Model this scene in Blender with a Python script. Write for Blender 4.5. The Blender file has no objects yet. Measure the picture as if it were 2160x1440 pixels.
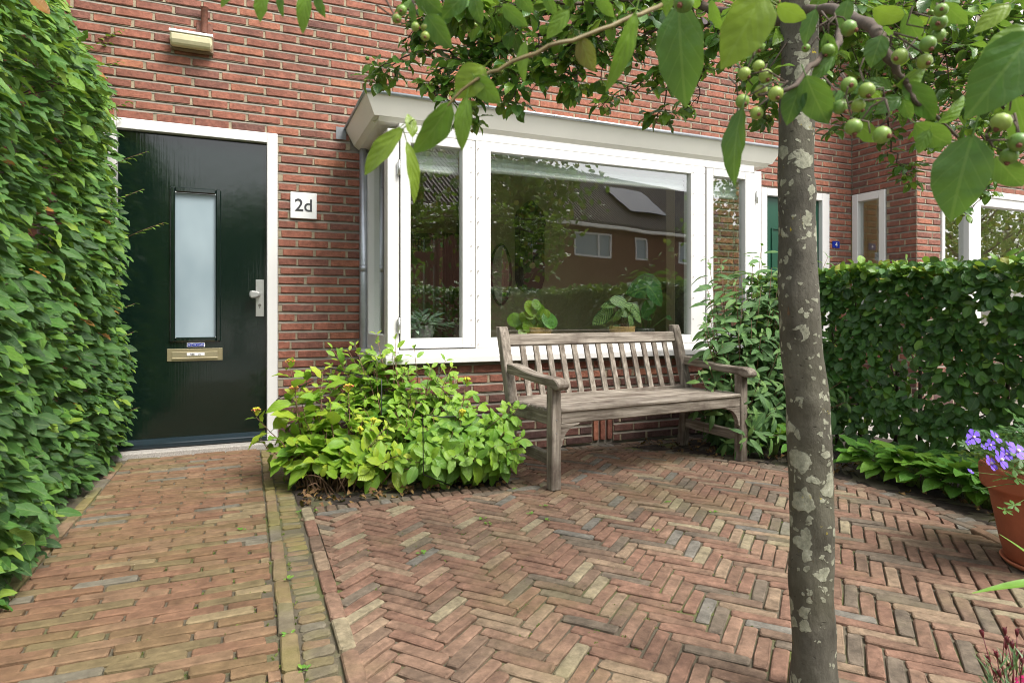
import bpy, bmesh, math, random
import numpy as np
from mathutils import Vector, Matrix

random.seed(7)
RNG = np.random.default_rng(11)
R_ = math.radians
sc = bpy.context.scene
C = sc.collection

# ------------------------------------------------------------------ camera
CAM_Z, F_PX, U0, V0 = 0.93, 1309.0, 1080.0, 660.0      # photograph is 2160 px wide
YAW = math.atan(558 / 1309.0)
cam = bpy.data.cameras.new('camera')
cam_o = bpy.data.objects.new('camera', cam)
C.objects.link(cam_o)
cam_o.location = (0, 0, CAM_Z)
cam_o.rotation_euler = (math.pi / 2, 0, -YAW)
cam.sensor_width = 36.0
cam.lens = F_PX / 2160 * 36.0
cam.shift_y = -(720 - V0) / 2160
cam.clip_start, cam.clip_end = 0.05, 500
cam.dof.use_dof = True
cam.dof.focus_distance = 3.9
cam.dof.aperture_fstop = 11.0
sc.camera = cam_o

# ------------------------------------------------------------------ sky, sun, exposure
SUN_EL, SUN_AZ = R_(54), R_(150)          # azimuth measured clockwise from +Y
world = bpy.data.worlds.new('World')
sc.world = world
world.use_nodes = True
wt = world.node_tree
wt.nodes.clear()
sky = wt.nodes.new('ShaderNodeTexSky')
sky.sky_type = 'NISHITA'
sky.sun_disc = False
sky.sun_elevation = SUN_EL
sky.sun_rotation = SUN_AZ
sky.air_density = 1.2
sky.dust_density = 3.0
hs = wt.nodes.new('ShaderNodeHueSaturation')
hs.inputs['Saturation'].default_value = 0.22
bg = wt.nodes.new('ShaderNodeBackground')
bg.inputs['Strength'].default_value = 0.135
wo = wt.nodes.new('ShaderNodeOutputWorld')
wt.links.new(sky.outputs[0], hs.inputs['Color'])
wt.links.new(hs.outputs[0], bg.inputs['Color'])
wt.links.new(bg.outputs[0], wo.inputs['Surface'])
sun = bpy.data.lights.new('sun', 'SUN')
sun.energy = 1.85
sun.angle = R_(22)
sun.color = (1.0, 0.95, 0.88)
sun_o = bpy.data.objects.new('sun', sun)
C.objects.link(sun_o)
sd = Vector((math.sin(SUN_AZ) * math.cos(SUN_EL), math.cos(SUN_AZ) * math.cos(SUN_EL), math.sin(SUN_EL)))
sun_o.rotation_euler = sd.to_track_quat('Z', 'Y').to_euler()
sc.view_settings.view_transform = 'Standard'
sc.view_settings.look = 'None'
sc.view_settings.gamma = 1.0
sc.view_settings.exposure = 1.3
sc.view_settings.use_curve_mapping = False
cy = sc.cycles
cy.use_denoising = True
try:
    cy.denoiser = 'OPENIMAGEDENOISE'
except Exception:
    pass
cy.filter_width = 1.05
cy.max_bounces = 10
cy.diffuse_bounces = 5
cy.glossy_bounces = 5
cy.transmission_bounces = 6
cy.transparent_max_bounces = 12
cy.caustics_reflective = cy.caustics_refractive = False
cy.sample_clamp_indirect = 6.0

# ------------------------------------------------------------------ helpers
CS, SN = math.cos(YAW), math.sin(YAW)


def px(u, v, depth):
    """world point seen at photograph pixel (u, v), DEPTH metres in front of the camera"""
    x = (u - U0) / F_PX * depth
    return Vector((x * CS + depth * SN, -x * SN + depth * CS, CAM_Z - (v - V0) / F_PX * depth))


def project(p):
    p = np.asarray(p)
    xc = p[:, 0] * CS - p[:, 1] * SN
    zc = p[:, 0] * SN + p[:, 1] * CS
    zz = np.maximum(zc, 0.05)
    return U0 + F_PX * xc / zz, V0 - F_PX * (p[:, 2] - CAM_Z) / zz, zc


def tag(o, label=None, cat=None, group=None, kind=None):
    if label: o['label'] = label
    if cat: o['category'] = cat
    if group: o['group'] = group
    if kind: o['kind'] = kind
    return o


def empty(name, loc=(0, 0, 0), rz=0, parent=None):
    o = bpy.data.objects.new(name, None)
    o.empty_display_size = 0.1
    C.objects.link(o)
    o.location = loc
    o.rotation_euler = (0, 0, rz)
    o.parent = parent
    return o


def link(name, me, parent=None):
    o = bpy.data.objects.new(name, me)
    C.objects.link(o)
    o.parent = parent
    return o


class MB:
    """collects shapes into one mesh"""
    def __init__(s): s.bm = bmesh.new()

    def box(s, x0, x1, y0, y1, z0, z1, bev=0.0):
        vs = [s.bm.verts.new(p) for p in ((x0, y0, z0), (x1, y0, z0), (x1, y1, z0), (x0, y1, z0), (x0, y0, z1), (x1, y0, z1), (x1, y1, z1), (x0, y1, z1))]
        fs = [s.bm.faces.new([vs[i] for i in q]) for q in ((3, 2, 1, 0), (4, 5, 6, 7), (0, 1, 5, 4), (1, 2, 6, 5), (2, 3, 7, 6), (3, 0, 4, 7))]
        if bev: s._bev(fs, bev)
        return s

    def _bev(s, fs, bev, seg=1):
        es = list({e for f in fs for e in f.edges})
        bmesh.ops.bevel(s.bm, geom=es, offset=bev, segments=seg, affect='EDGES', clamp_overlap=True)

    def beam(s, p0, p1, w, h, up=(0, 0, 1), bev=0.0):
        """bar from p0 to p1, w wide (sideways), h tall (along up)"""
        p0, p1, up = Vector(p0), Vector(p1), Vector(up)
        d = (p1 - p0).normalized()
        a = d.cross(up).normalized()
        b = a.cross(d).normalized()
        vs = []
        for p in (p0, p1):
            for i, j in ((-1, -1), (1, -1), (1, 1), (-1, 1)):
                vs.append(s.bm.verts.new(p + a * (i * w / 2) + b * (j * h / 2)))
        q = ((0, 3, 2, 1), (4, 5, 6, 7), (0, 1, 5, 4), (1, 2, 6, 5), (2, 3, 7, 6), (3, 0, 4, 7))
        fs = [s.bm.faces.new([vs[i] for i in k]) for k in q]
        bmesh.ops.recalc_face_normals(s.bm, faces=fs)
        if bev: s._bev(fs, bev)
        return s

    def tube(s, pts, rads, n=8, cap=True, wob=0.0):
        pts = [Vector(p) for p in pts]
        if not hasattr(rads, '__len__'): rads = [rads] * len(pts)
        rings, ref = [], Vector((0.31, 0.22, 0.92)).normalized()
        for i, p in enumerate(pts):
            d = (pts[min(i + 1, len(pts) - 1)] - pts[max(i - 1, 0)]).normalized()
            if abs(d.dot(ref)) > 0.95: ref = Vector((0.93, 0.1, 0.2)).normalized()
            a = (ref - d * ref.dot(d)).normalized()
            b = d.cross(a)
            ring = []
            for k in range(n):
                t = 2 * math.pi * k / n
                r = rads[i] * (1 + wob * random.uniform(-1, 1))
                ring.append(s.bm.verts.new(p + a * (r * math.cos(t)) + b * (r * math.sin(t))))
            rings.append(ring)
        for r0, r1 in zip(rings, rings[1:]):
            for k in range(n):
                f = s.bm.faces.new((r0[k], r0[(k + 1) % n], r1[(k + 1) % n], r1[k]))
                f.smooth = True
        if cap:
            s.bm.faces.new(rings[0][::-1]); s.bm.faces.new(rings[-1])
        return s

    def lathe(s, prof, cx=0, cy=0, n=40):
        rings = [[s.bm.verts.new((cx + r * math.cos(2 * math.pi * k / n), cy + r * math.sin(2 * math.pi * k / n), z)) for k in range(n)] for r, z in prof]
        for r0, r1 in zip(rings, rings[1:]):
            for k in range(n):
                f = s.bm.faces.new((r0[k], r0[(k + 1) % n], r1[(k + 1) % n], r1[k])); f.smooth = True
        return s

    def prism(s, poly, axis, a, b, bev=0.0):
        """poly = list of 2D points, extruded from a to b along axis (0 x, 1 y, 2 z)"""
        def mk(p, t):
            c = [p[0], p[1]]; c.insert(axis, t); return s.bm.verts.new(c)
        lo = [mk(p, a) for p in poly]; hi = [mk(p, b) for p in poly]
        n = len(poly)
        fs = [s.bm.faces.new(lo[::-1]), s.bm.faces.new(hi)] + [s.bm.faces.new((lo[i], lo[(i + 1) % n], hi[(i + 1) % n], hi[i])) for i in range(n)]
        bmesh.ops.recalc_face_normals(s.bm, faces=fs)
        if bev: s._bev(fs, bev)
        return s

    def build(s, name, mat, parent=None):
        me = bpy.data.meshes.new(name)
        s.bm.to_mesh(me); s.bm.free()
        if mat: me.materials.append(mat)
        return link(name, me, parent)


# ------------------------------------------------------------------ materials
def new_mat(name):
    m = bpy.data.materials.new(name)
    m.use_nodes = True
    nt = m.node_tree
    b = nt.nodes['Principled BSDF']
    return m, nt, b


def N(nt, t, **kw):
    n = nt.nodes.new(t)
    for k, v in kw.items():
        if k in n.inputs: n.inputs[k].default_value = v
        else: setattr(n, k, v)
    return n


def ramp(nt, fac, stops):
    r = nt.nodes.new('ShaderNodeValToRGB')
    e = r.color_ramp.elements
    while len(e) < len(stops): e.new(0.5)
    for el, (p, c) in zip(e, stops):
        el.position = p; el.color = (*c, 1) if len(c) == 3 else c
    nt.links.new(fac, r.inputs[0])
    return r.outputs[0]


def mixc(nt, fac, a, b, mode='MIX'):
    m = nt.nodes.new('ShaderNodeMix')
    m.data_type = 'RGBA'; m.blend_type = mode
    for sock, v in ((m.inputs[0], fac), (m.inputs[6], a), (m.inputs[7], b)):
        if isinstance(v, (int, float)): sock.default_value = v
        elif isinstance(v, tuple): sock.default_value = (*v, 1)
        else: nt.links.new(v, sock)
    return m.outputs[2]


def math_(nt, op, a, b=0.0, c=0.0):
    m = nt.nodes.new('ShaderNodeMath'); m.operation = op
    for i, v in enumerate((a, b, c)):
        if isinstance(v, (int, float)): m.inputs[i].default_value = v
        else: nt.links.new(v, m.inputs[i])
    return m.outputs[0]


def noise(nt, scale, detail=4, rough=0.55, vec=None, mapscale=None, coord='pos'):
    if vec is None:
        if coord == 'pos': vec = nt.nodes.new('ShaderNodeNewGeometry').outputs['Position']
        else: vec = nt.nodes.new('ShaderNodeTexCoord').outputs['Object']
    if mapscale:
        mp = nt.nodes.new('ShaderNodeMapping'); mp.inputs['Scale'].default_value = mapscale
        nt.links.new(vec, mp.inputs[0]); vec = mp.outputs[0]
    n = N(nt, 'ShaderNodeTexNoise', Scale=scale, Detail=detail, Roughness=rough)
    nt.links.new(vec, n.inputs['Vector'])
    return n.outputs['Fac']


def bump(nt, b, height, strength=0.3, dist=0.01):
    bn = N(nt, 'ShaderNodeBump', Strength=strength, Distance=dist)
    nt.links.new(height, bn.inputs['Height'])
    nt.links.new(bn.outputs[0], b.inputs['Normal'])


def plain(name, col, rough=0.5, metal=0.0, var=0.12, nscale=9, bmp=0.0, spec=0.5, bscale=60):
    m, nt, b = new_mat(name)
    f = noise(nt, nscale, 5, 0.6)
    lo = tuple(c * (1 - var) for c in col); hi = tuple(min(1, c * (1 + var)) for c in col)
    nt.links.new(ramp(nt, f, [(0.3, lo), (0.7, hi)]), b.inputs['Base Color'])
    b.inputs['Roughness'].default_value = rough
    b.inputs['Metallic'].default_value = metal
    b.inputs['Specular IOR Level'].default_value = spec
    if bmp: bump(nt, b, noise(nt, bscale, 4), bmp, 0.004)
    return m


def tinted(name, stops, rough=0.85, mottle=0.35, mscale=45, speck=None, bmp=0.5, moss=None, spec=0.3, soot=0):
    """masonry: colour of each piece from its 'tint' value, mottled by noise"""
    m, nt, b = new_mat(name)
    at = nt.nodes.new('ShaderNodeAttribute'); at.attribute_name = 'tint'
    col = ramp(nt, at.outputs['Fac'], stops)
    f = noise(nt, mscale, 6, 0.65)
    f2 = noise(nt, mscale * 0.3, 5, 0.65)
    st_ = lambda x: math_(nt, 'MINIMUM', math_(nt, 'MAXIMUM', math_(nt, 'MULTIPLY_ADD', x, 2.4, -.7), 0.0), 1.0)
    f, f2 = st_(f), st_(f2)
    g = math_(nt, 'MULTIPLY_ADD', f, mottle * .85, 1 - mottle * 0.42)
    g = math_(nt, 'MULTIPLY', g, math_(nt, 'MULTIPLY_ADD', f2, mottle * .95, 1 - mottle * 0.47))
    cc = nt.nodes.new('ShaderNodeCombineColor')
    for i in range(3): nt.links.new(g, cc.inputs[i])
    col = mixc(nt, 1.0, col, cc.outputs[0], 'MULTIPLY')
    if soot:
        st = noise(nt, 1.3, 6, 0.65, mapscale=(1.6, 1.6, .55))
        col = mixc(nt, ramp(nt, st, [(.5, (0, 0, 0)), (.78, (soot,) * 3)]), col, (.10, .062, .05))
    if speck:
        sp = noise(nt, speck[1], 3, 0.7)
        col = mixc(nt, ramp(nt, sp, [(speck[2], (0, 0, 0)), (speck[2] + 0.07, (1, 1, 1))]), col, speck[0])
    if moss:
        mo = noise(nt, moss[1], 5, 0.6)
        mf = ramp(nt, mo, [(moss[2], (0, 0, 0)), (moss[2] + 0.22, (moss[3],) * 3)])
        col = mixc(nt, mf, col, moss[0])
    nt.links.new(col, b.inputs['Base Color'])
    b.inputs['Roughness'].default_value = rough
    b.inputs['Specular IOR Level'].default_value = spec
    bump(nt, b, math_(nt, 'ADD', f, noise(nt, mscale * 5, 3, 0.6)), bmp, 0.003)
    return m


M = {}
M['brick'] = tinted('brick', [(0.0, (0.095, 0.052, 0.046)), (0.25, (0.20, 0.088, 0.066)), (0.5, (0.24, 0.095, 0.066)), (0.75, (0.295, 0.115, 0.076)), (1.0, (0.37, 0.152, 0.09))],
                    mottle=0.62, mscale=34, speck=((0.5, 0.42, 0.36), 150, 0.73), bmp=0.8, soot=.55)
M['paver'] = tinted('paver', [(0.0, (0.15, 0.137, 0.115)), (0.15, (0.13, 0.102, 0.075)), (0.35, (0.155, 0.098, 0.067)), (0.6, (0.19, 0.108, 0.075)), (0.8, (0.215, 0.142, 0.097)), (1.0, (0.24, 0.20, 0.13))],
                    mottle=0.75, mscale=42, speck=((0.55, 0.5, 0.42), 120, 0.73), bmp=0.6, moss=((0.20, 0.19, 0.07), 1.7, 0.52, 0.35))
M['path_paver'] = tinted('path_paver', [(0.0, (0.14, 0.125, 0.095)), (0.2, (0.15, 0.125, 0.065)), (0.4, (0.15, 0.098, 0.052)), (0.6, (0.165, 0.092, 0.054)), (0.8, (0.185, 0.102, 0.064)), (1.0, (0.21, 0.16, 0.09))],
                         mottle=0.6, mscale=30, speck=((0.55, 0.5, 0.42), 120, 0.74), bmp=0.6, moss=((0.15, 0.125, 0.05), 1.3, 0.46, 0.4))
M['kerb_paver'] = tinted('kerb_paver', [(0.0, (0.15, 0.13, 0.105)), (0.3, (0.165, 0.135, 0.07)), (0.6, (0.19, 0.125, 0.08)), (1.0, (0.235, 0.155, 0.11))],
                         mottle=0.6, mscale=30, bmp=0.7, moss=((0.20, 0.185, 0.05), 2.2, 0.42, 0.6))


def joint_mat():
    m, nt, b = new_mat('joint_sand')
    f = noise(nt, 5, 6, 0.7)
    col = ramp(nt, f, [(0.3, (0.075, 0.063, 0.042)), (0.6, (0.125, 0.105, 0.07))])
    mo = ramp(nt, noise(nt, 2.6, 6, 0.65), [(0.50, (0, 0, 0)), (0.66, (.8, .8, .8))])
    col = mixc(nt, mo, col, (0.10, 0.125, 0.022))
    nt.links.new(col, b.inputs['Base Color'])
    b.inputs['Roughness'].default_value = 0.95
    bump(nt, b, noise(nt, 160, 4), 0.9, 0.006)
    return m


M['joint'] = joint_mat()
M['head_mortar'] = plain('head_mortar', (0.31, 0.26, 0.18), 0.95, var=0.25, nscale=9, bmp=0.6, bscale=120, spec=0.2)
M['mortar'] = plain('mortar', (0.225, 0.2, 0.165), 0.95, var=0.25, nscale=7, bmp=0.7, bscale=120, spec=0.2)
M['white'] = plain('white_paint', (0.71, 0.70, 0.68), 0.32, var=0.025, nscale=3, bmp=0.05, bscale=25)
M['cream'] = plain('cream_paint', (0.82, 0.80, 0.735), 0.4, var=0.04, nscale=2.5, bmp=0.06, bscale=20)
M['zinc'] = plain('zinc', (0.46, 0.49, 0.52), 0.42, 0.75, var=0.18, nscale=6, bmp=0.06, bscale=40)
M['lead'] = plain('lead', (0.18, 0.19, 0.2), 0.6, 0.3, var=0.2)
M['steel'] = plain('brushed_steel', (0.62, 0.62, 0.6), 0.33, 0.9, var=0.06)
M['brass'] = plain('bronze_anodised', (0.52, 0.45, 0.28), 0.38, 0.85, var=0.06)
M['black_wire'] = plain('black_wire', (0.012, 0.014, 0.013), 0.4)
M['green_door'] = plain('green_door', (0.010, 0.062, 0.036), 0.3, var=0.08, nscale=4)
M['lamp_glass'] = plain('lamp_cover', (0.62, 0.57, 0.36), 0.28, var=0.12, nscale=14)
M['rust'] = plain('rusty_pipe', (0.17, 0.07, 0.045), 0.6, 0.2, var=0.35, nscale=40, bmp=0.3)
M['stone'] = plain('threshold_stone', (0.33, 0.31, 0.28), 0.8, var=0.35, nscale=120, bmp=0.3, bscale=160)
M['black_ink'] = plain('black_ink', (0.035, 0.035, 0.04), 0.5, var=0.0)
M['sign_white'] = plain('sign_white', (0.82, 0.82, 0.81), 0.35, var=0.01)
M['sign_blue'] = plain('enamel_blue', (0.006, 0.022, 0.27), 0.2, var=0.03)
M['bud_red'] = plain('dark_red_bud', (0.11, 0.012, 0.018), 0.5, var=0.3, nscale=80)
M['pink'] = plain('pink_petal', (0.75, 0.03, 0.22), 0.5, var=0.1)
M['wicker'] = plain('wicker', (0.50, 0.31, 0.11), 0.7, var=0.35, nscale=60, bmp=0.6)
M['plaster'] = plain('room_wall', (0.70, 0.61, 0.40), 0.9, var=0.1, nscale=2)
M['ceiling'] = plain('room_ceiling', (0.75, 0.73, 0.66), 0.9, var=0.03)
M['floor_wood'] = plain('room_floor', (0.25, 0.16, 0.09), 0.45, var=0.25, nscale=6)
M['dark_wood'] = plain('dark_wood', (0.03, 0.02, 0.013), 0.4, var=0.3, nscale=20)
M['grey_paint'] = plain('grey_green_paint', (0.25, 0.26, 0.2), 0.5, var=0.05)
M['curtain'] = plain('curtain_cloth', (0.16, 0.13, 0.075), 0.9, var=0.2, nscale=12)
M['blind'] = plain('blind_cloth', (0.72, 0.74, 0.72), 0.75, var=0.04)
M['asphalt'] = plain('street', (0.27, 0.25, 0.225), 0.9, var=0.2, nscale=30, bmp=0.4)
M['roof_tile'] = plain('roof_tile', (0.075, 0.062, 0.055), 0.7, var=0.3, nscale=25)
M['far_brick'] = plain('far_brick', (0.16, 0.075, 0.05), 0.9, var=0.25, nscale=20)
M['solar'] = plain('solar_panel', (0.02, 0.025, 0.04), 0.15, var=0.1)
M['mirror'] = plain('mirror_glass', (0.75, 0.77, 0.75), 0.02, 1.0, var=0.0)
M['frosted'] = None
M['yellow_flower'] = plain('bud_yellow', (0.46, 0.45, 0.03), 0.6, var=0.3, nscale=120)
M['pink_flower'] = plain('bud_pink', (0.66, 0.08, 0.12), 0.6, var=0.3, nscale=120)
M['violet'] = plain('violet_petal', (0.16, 0.08, 0.62), 0.55, var=0.22, nscale=40)
M['violet_eye'] = plain('flower_centre', (0.6, 0.5, 0.42), 0.6, var=0.2)
M['calyx'] = plain('fruit_calyx', (0.16, 0.06, 0.035), 0.8, var=0.3, nscale=90)


def frosted():
    m, nt, b = new_mat('frosted_glass')
    f = noise(nt, 2.2, 3, 0.5, mapscale=(1, 1, 0.5))
    nt.links.new(ramp(nt, f, [(0.35, (0.22, 0.285, 0.32)), (0.65, (0.34, 0.415, 0.455))]), b.inputs['Base Color'])
    b.inputs['Roughness'].default_value = 0.22
    return m


M['frosted'] = frosted()


def door_paint():
    m, nt, b = new_mat('dark_green_gloss')
    b.inputs['Base Color'].default_value = (0.0035, 0.0105, 0.0075, 1)
    b.inputs['Roughness'].default_value = 0.13
    b.inputs['Coat Weight'].default_value = 0.35
    b.inputs['Coat Roughness'].default_value = 0.06
    st = noise(nt, 1.0, 3, 0.5, mapscale=(70, 70, 3.0))
    wv = noise(nt, 5.0, 3, 0.5)
    bump(nt, b, math_(nt, 'ADD', math_(nt, 'MULTIPLY', st, 0.5), math_(nt, 'MULTIPLY', wv, 2.0)), 0.10, 0.01)
    return m


M['door'] = door_paint()


def glass_mat(name, tint=(0.93, 0.96, 0.94), boost=6.5):
    m = bpy.data.materials.new(name); m.use_nodes = True
    nt = m.node_tree; nt.nodes.clear()
    o = nt.nodes.new('ShaderNodeOutputMaterial')
    tr = nt.nodes.new('ShaderNodeBsdfTransparent'); tr.inputs[0].default_value = (*tint, 1)
    gl = nt.nodes.new('ShaderNodeBsdfGlossy'); gl.inputs['Roughness'].default_value = 0.0
    fr = nt.nodes.new('ShaderNodeFresnel'); fr.inputs[0].default_value = 1.5
    nb = N(nt, 'ShaderNodeBump', Strength=0.02, Distance=0.02)
    nt.links.new(noise(nt, 2.5, 2, 0.5), nb.inputs['Height'])
    nt.links.new(nb.outputs[0], gl.inputs['Normal'])
    mx = nt.nodes.new('ShaderNodeMixShader')
    bf = nt.nodes.new('ShaderNodeNewGeometry').outputs['Backfacing']
    f = math_(nt, 'MINIMUM', math_(nt, 'MULTIPLY', fr.outputs[0], boost), 0.5)
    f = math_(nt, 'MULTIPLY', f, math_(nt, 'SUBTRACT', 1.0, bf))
    nt.links.new(f, mx.inputs[0]); nt.links.new(tr.outputs[0], mx.inputs[1]); nt.links.new(gl.outputs[0], mx.inputs[2])
    nt.links.new(mx.outputs[0], o.inputs[0])
    return m


M['glass'] = glass_mat('window_glass')


def wood(axis):
    m, nt, b = new_mat('weathered_teak_' + 'xyz'[axis])
    msc = [26.0, 26.0, 26.0]; msc[axis] = 1.6
    tc = nt.nodes.new('ShaderNodeTexCoord').outputs['Object']
    oi = nt.nodes.new('ShaderNodeObjectInfo')
    va = nt.nodes.new('ShaderNodeVectorMath'); va.operation = 'ADD'
    nt.links.new(tc, va.inputs[0]); nt.links.new(oi.outputs['Random'], va.inputs[1])
    g1 = noise(nt, 2.2, 7, 0.62, vec=va.outputs[0], mapscale=tuple(msc))
    g2 = noise(nt, 9.0, 5, 0.6, vec=va.outputs[0], mapscale=tuple(x ** 0.75 for x in msc))
    g3 = noise(nt, 4.0, 5, 0.6, vec=va.outputs[0])
    col = ramp(nt, g1, [(0.30, (0.10, 0.082, 0.064)), (0.5, (0.225, 0.192, 0.155)), (0.68, (0.38, 0.335, 0.28))])
    stain = ramp(nt, g3, [(0.50, (0, 0, 0)), (0.66, (0.8, 0.8, 0.8))])
    col = mixc(nt, stain, col, (0.085, 0.062, 0.048))
    nt.links.new(col, b.inputs['Base Color'])
    b.inputs['Roughness'].default_value = 0.85
    b.inputs['Specular IOR Level'].default_value = 0.25
    bump(nt, b, math_(nt, 'ADD', g1, g2), 0.8, 0.004)
    return m


M['wood_x'], M['wood_y'], M['wood_z'] = wood(0), wood(1), wood(2)


def bark():
    m, nt, b = new_mat('apple_bark')
    pos = nt.nodes.new('ShaderNodeNewGeometry').outputs['Position']
    base = ramp(nt, noise(nt, 16, 7, 0.7, mapscale=(1, 1, 0.6)), [(0.3, (0.047, 0.042, 0.033)), (0.5, (0.087, 0.08, 0.063)), (0.72, (0.14, 0.13, 0.105))])
    big = noise(nt, 3.2, 3, 0.5)
    base = mixc(nt, ramp(nt, big, [(0.4, (0, 0, 0)), (0.7, (.55, .55, .55))]), base, (0.105, 0.10, 0.06))
    crack = noise(nt, 1.0, 5, 0.65, mapscale=(30, 30, 3.4))
    cm = ramp(nt, crack, [(0.645, (0, 0, 0)), (0.685, (1, 1, 1))])
    col = mixc(nt, math_(nt, 'MULTIPLY', cm, .8), base, (0.20, 0.105, 0.05))
    pit = noise(nt, 1.0, 3, 0.6, mapscale=(45, 45, 110))
    pm = ramp(nt, pit, [(0.66, (0, 0, 0)), (0.72, (1, 1, 1))])
    col = mixc(nt, math_(nt, 'MULTIPLY', pm, .7), col, (0.03, 0.024, 0.018))
    wv = nt.nodes.new('ShaderNodeTexNoise'); wv.inputs['Scale'].default_value = 30; wv.inputs['Detail'].default_value = 5; nt.links.new(pos, wv.inputs['Vector'])
    v1 = nt.nodes.new('ShaderNodeVectorMath'); v1.operation = 'SCALE'; v1.inputs['Scale'].default_value = 0.05
    nt.links.new(wv.outputs['Color'], v1.inputs[0])
    v2 = nt.nodes.new('ShaderNodeVectorMath'); v2.operation = 'ADD'
    nt.links.new(pos, v2.inputs[0]); nt.links.new(v1.outputs[0], v2.inputs[1])
    where = ramp(nt, noise(nt, 4.2, 2, 0.5), [(0.40, (0, 0, 0)), (0.56, (1, 1, 1))])
    lich = None
    for s_, th, den in ((17, 0.44, 0.60), (30, 0.42, 0.52), (55, 0.4, 0.55)):
        vo = nt.nodes.new('ShaderNodeTexVoronoi'); vo.inputs['Scale'].default_value = s_
        nt.links.new(v2.outputs[0], vo.inputs['Vector'])
        sep = nt.nodes.new('ShaderNodeSeparateColor'); nt.links.new(vo.outputs['Color'], sep.inputs[0])
        keep = math_(nt, 'GREATER_THAN', math_(nt, 'MULTIPLY_ADD', where, .28, sep.outputs[0]), den + .265)
        rad = math_(nt, 'MULTIPLY_ADD', sep.outputs[1], 0.34, th - 0.24)
        ins = ramp(nt, math_(nt, 'SUBTRACT', rad, vo.outputs['Distance']), [(0.0, (0, 0, 0)), (0.05, (1, 1, 1))])
        l = math_(nt, 'MULTIPLY', keep, ins)
        lich = l if lich is None else math_(nt, 'MAXIMUM', lich, l)
    lc = ramp(nt, noise(nt, 75, 5, 0.7), [(0.3, (0.15, 0.15, 0.11)), (0.5, (0.29, 0.29, 0.215)), (0.7, (0.42, 0.42, 0.33))])
    col = mixc(nt, math_(nt, 'MULTIPLY', lich, .92), col, lc)
    ye = ramp(nt, noise(nt, 45, 4, 0.7), [(0.64, (0, 0, 0)), (0.68, (1, 1, 1))])
    low = ramp(nt, noise(nt, 5.5, 2), [(0.54, (0, 0, 0)), (0.62, (1, 1, 1))])
    col = mixc(nt, math_(nt, 'MULTIPLY', ye, low), col, (0.40, 0.32, 0.02))
    nt.links.new(col, b.inputs['Base Color'])
    b.inputs['Roughness'].default_value = 0.85
    b.inputs['Specular IOR Level'].default_value = 0.25
    h = math_(nt, 'SUBTRACT', noise(nt, 60, 6, 0.65, mapscale=(1, 1, 0.5)), math_(nt, 'ADD', math_(nt, 'MULTIPLY', cm, .5), math_(nt, 'MULTIPLY', pm, .5)))
    bump(nt, b, math_(nt, 'ADD', h, math_(nt, 'MULTIPLY', lich, 0.35)), 0.8, 0.006)
    return m


M['bark'] = bark()
M['young_shoot'] = plain('young_shoot', (0.17, 0.13, 0.05), 0.6, var=0.25, nscale=50)
M['twig'] = plain('twig_bark', (0.085, 0.062, 0.045), 0.85, var=0.35, nscale=60, bmp=0.4)
M['stem_green'] = plain('green_stem', (0.13, 0.2, 0.04), 0.6, var=0.2)
M['stem_brown'] = plain('brown_stem', (0.16, 0.09, 0.05), 0.75, var=0.3, nscale=40)
M['soil'] = plain('soil', (0.028, 0.019, 0.013), 0.95, var=0.5, nscale=50, bmp=0.9, bscale=70)
M['terracotta'] = plain('terracotta', (0.33, 0.095, 0.045), 0.75, var=0.22, nscale=8, bmp=0.25, bscale=90)


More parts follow.
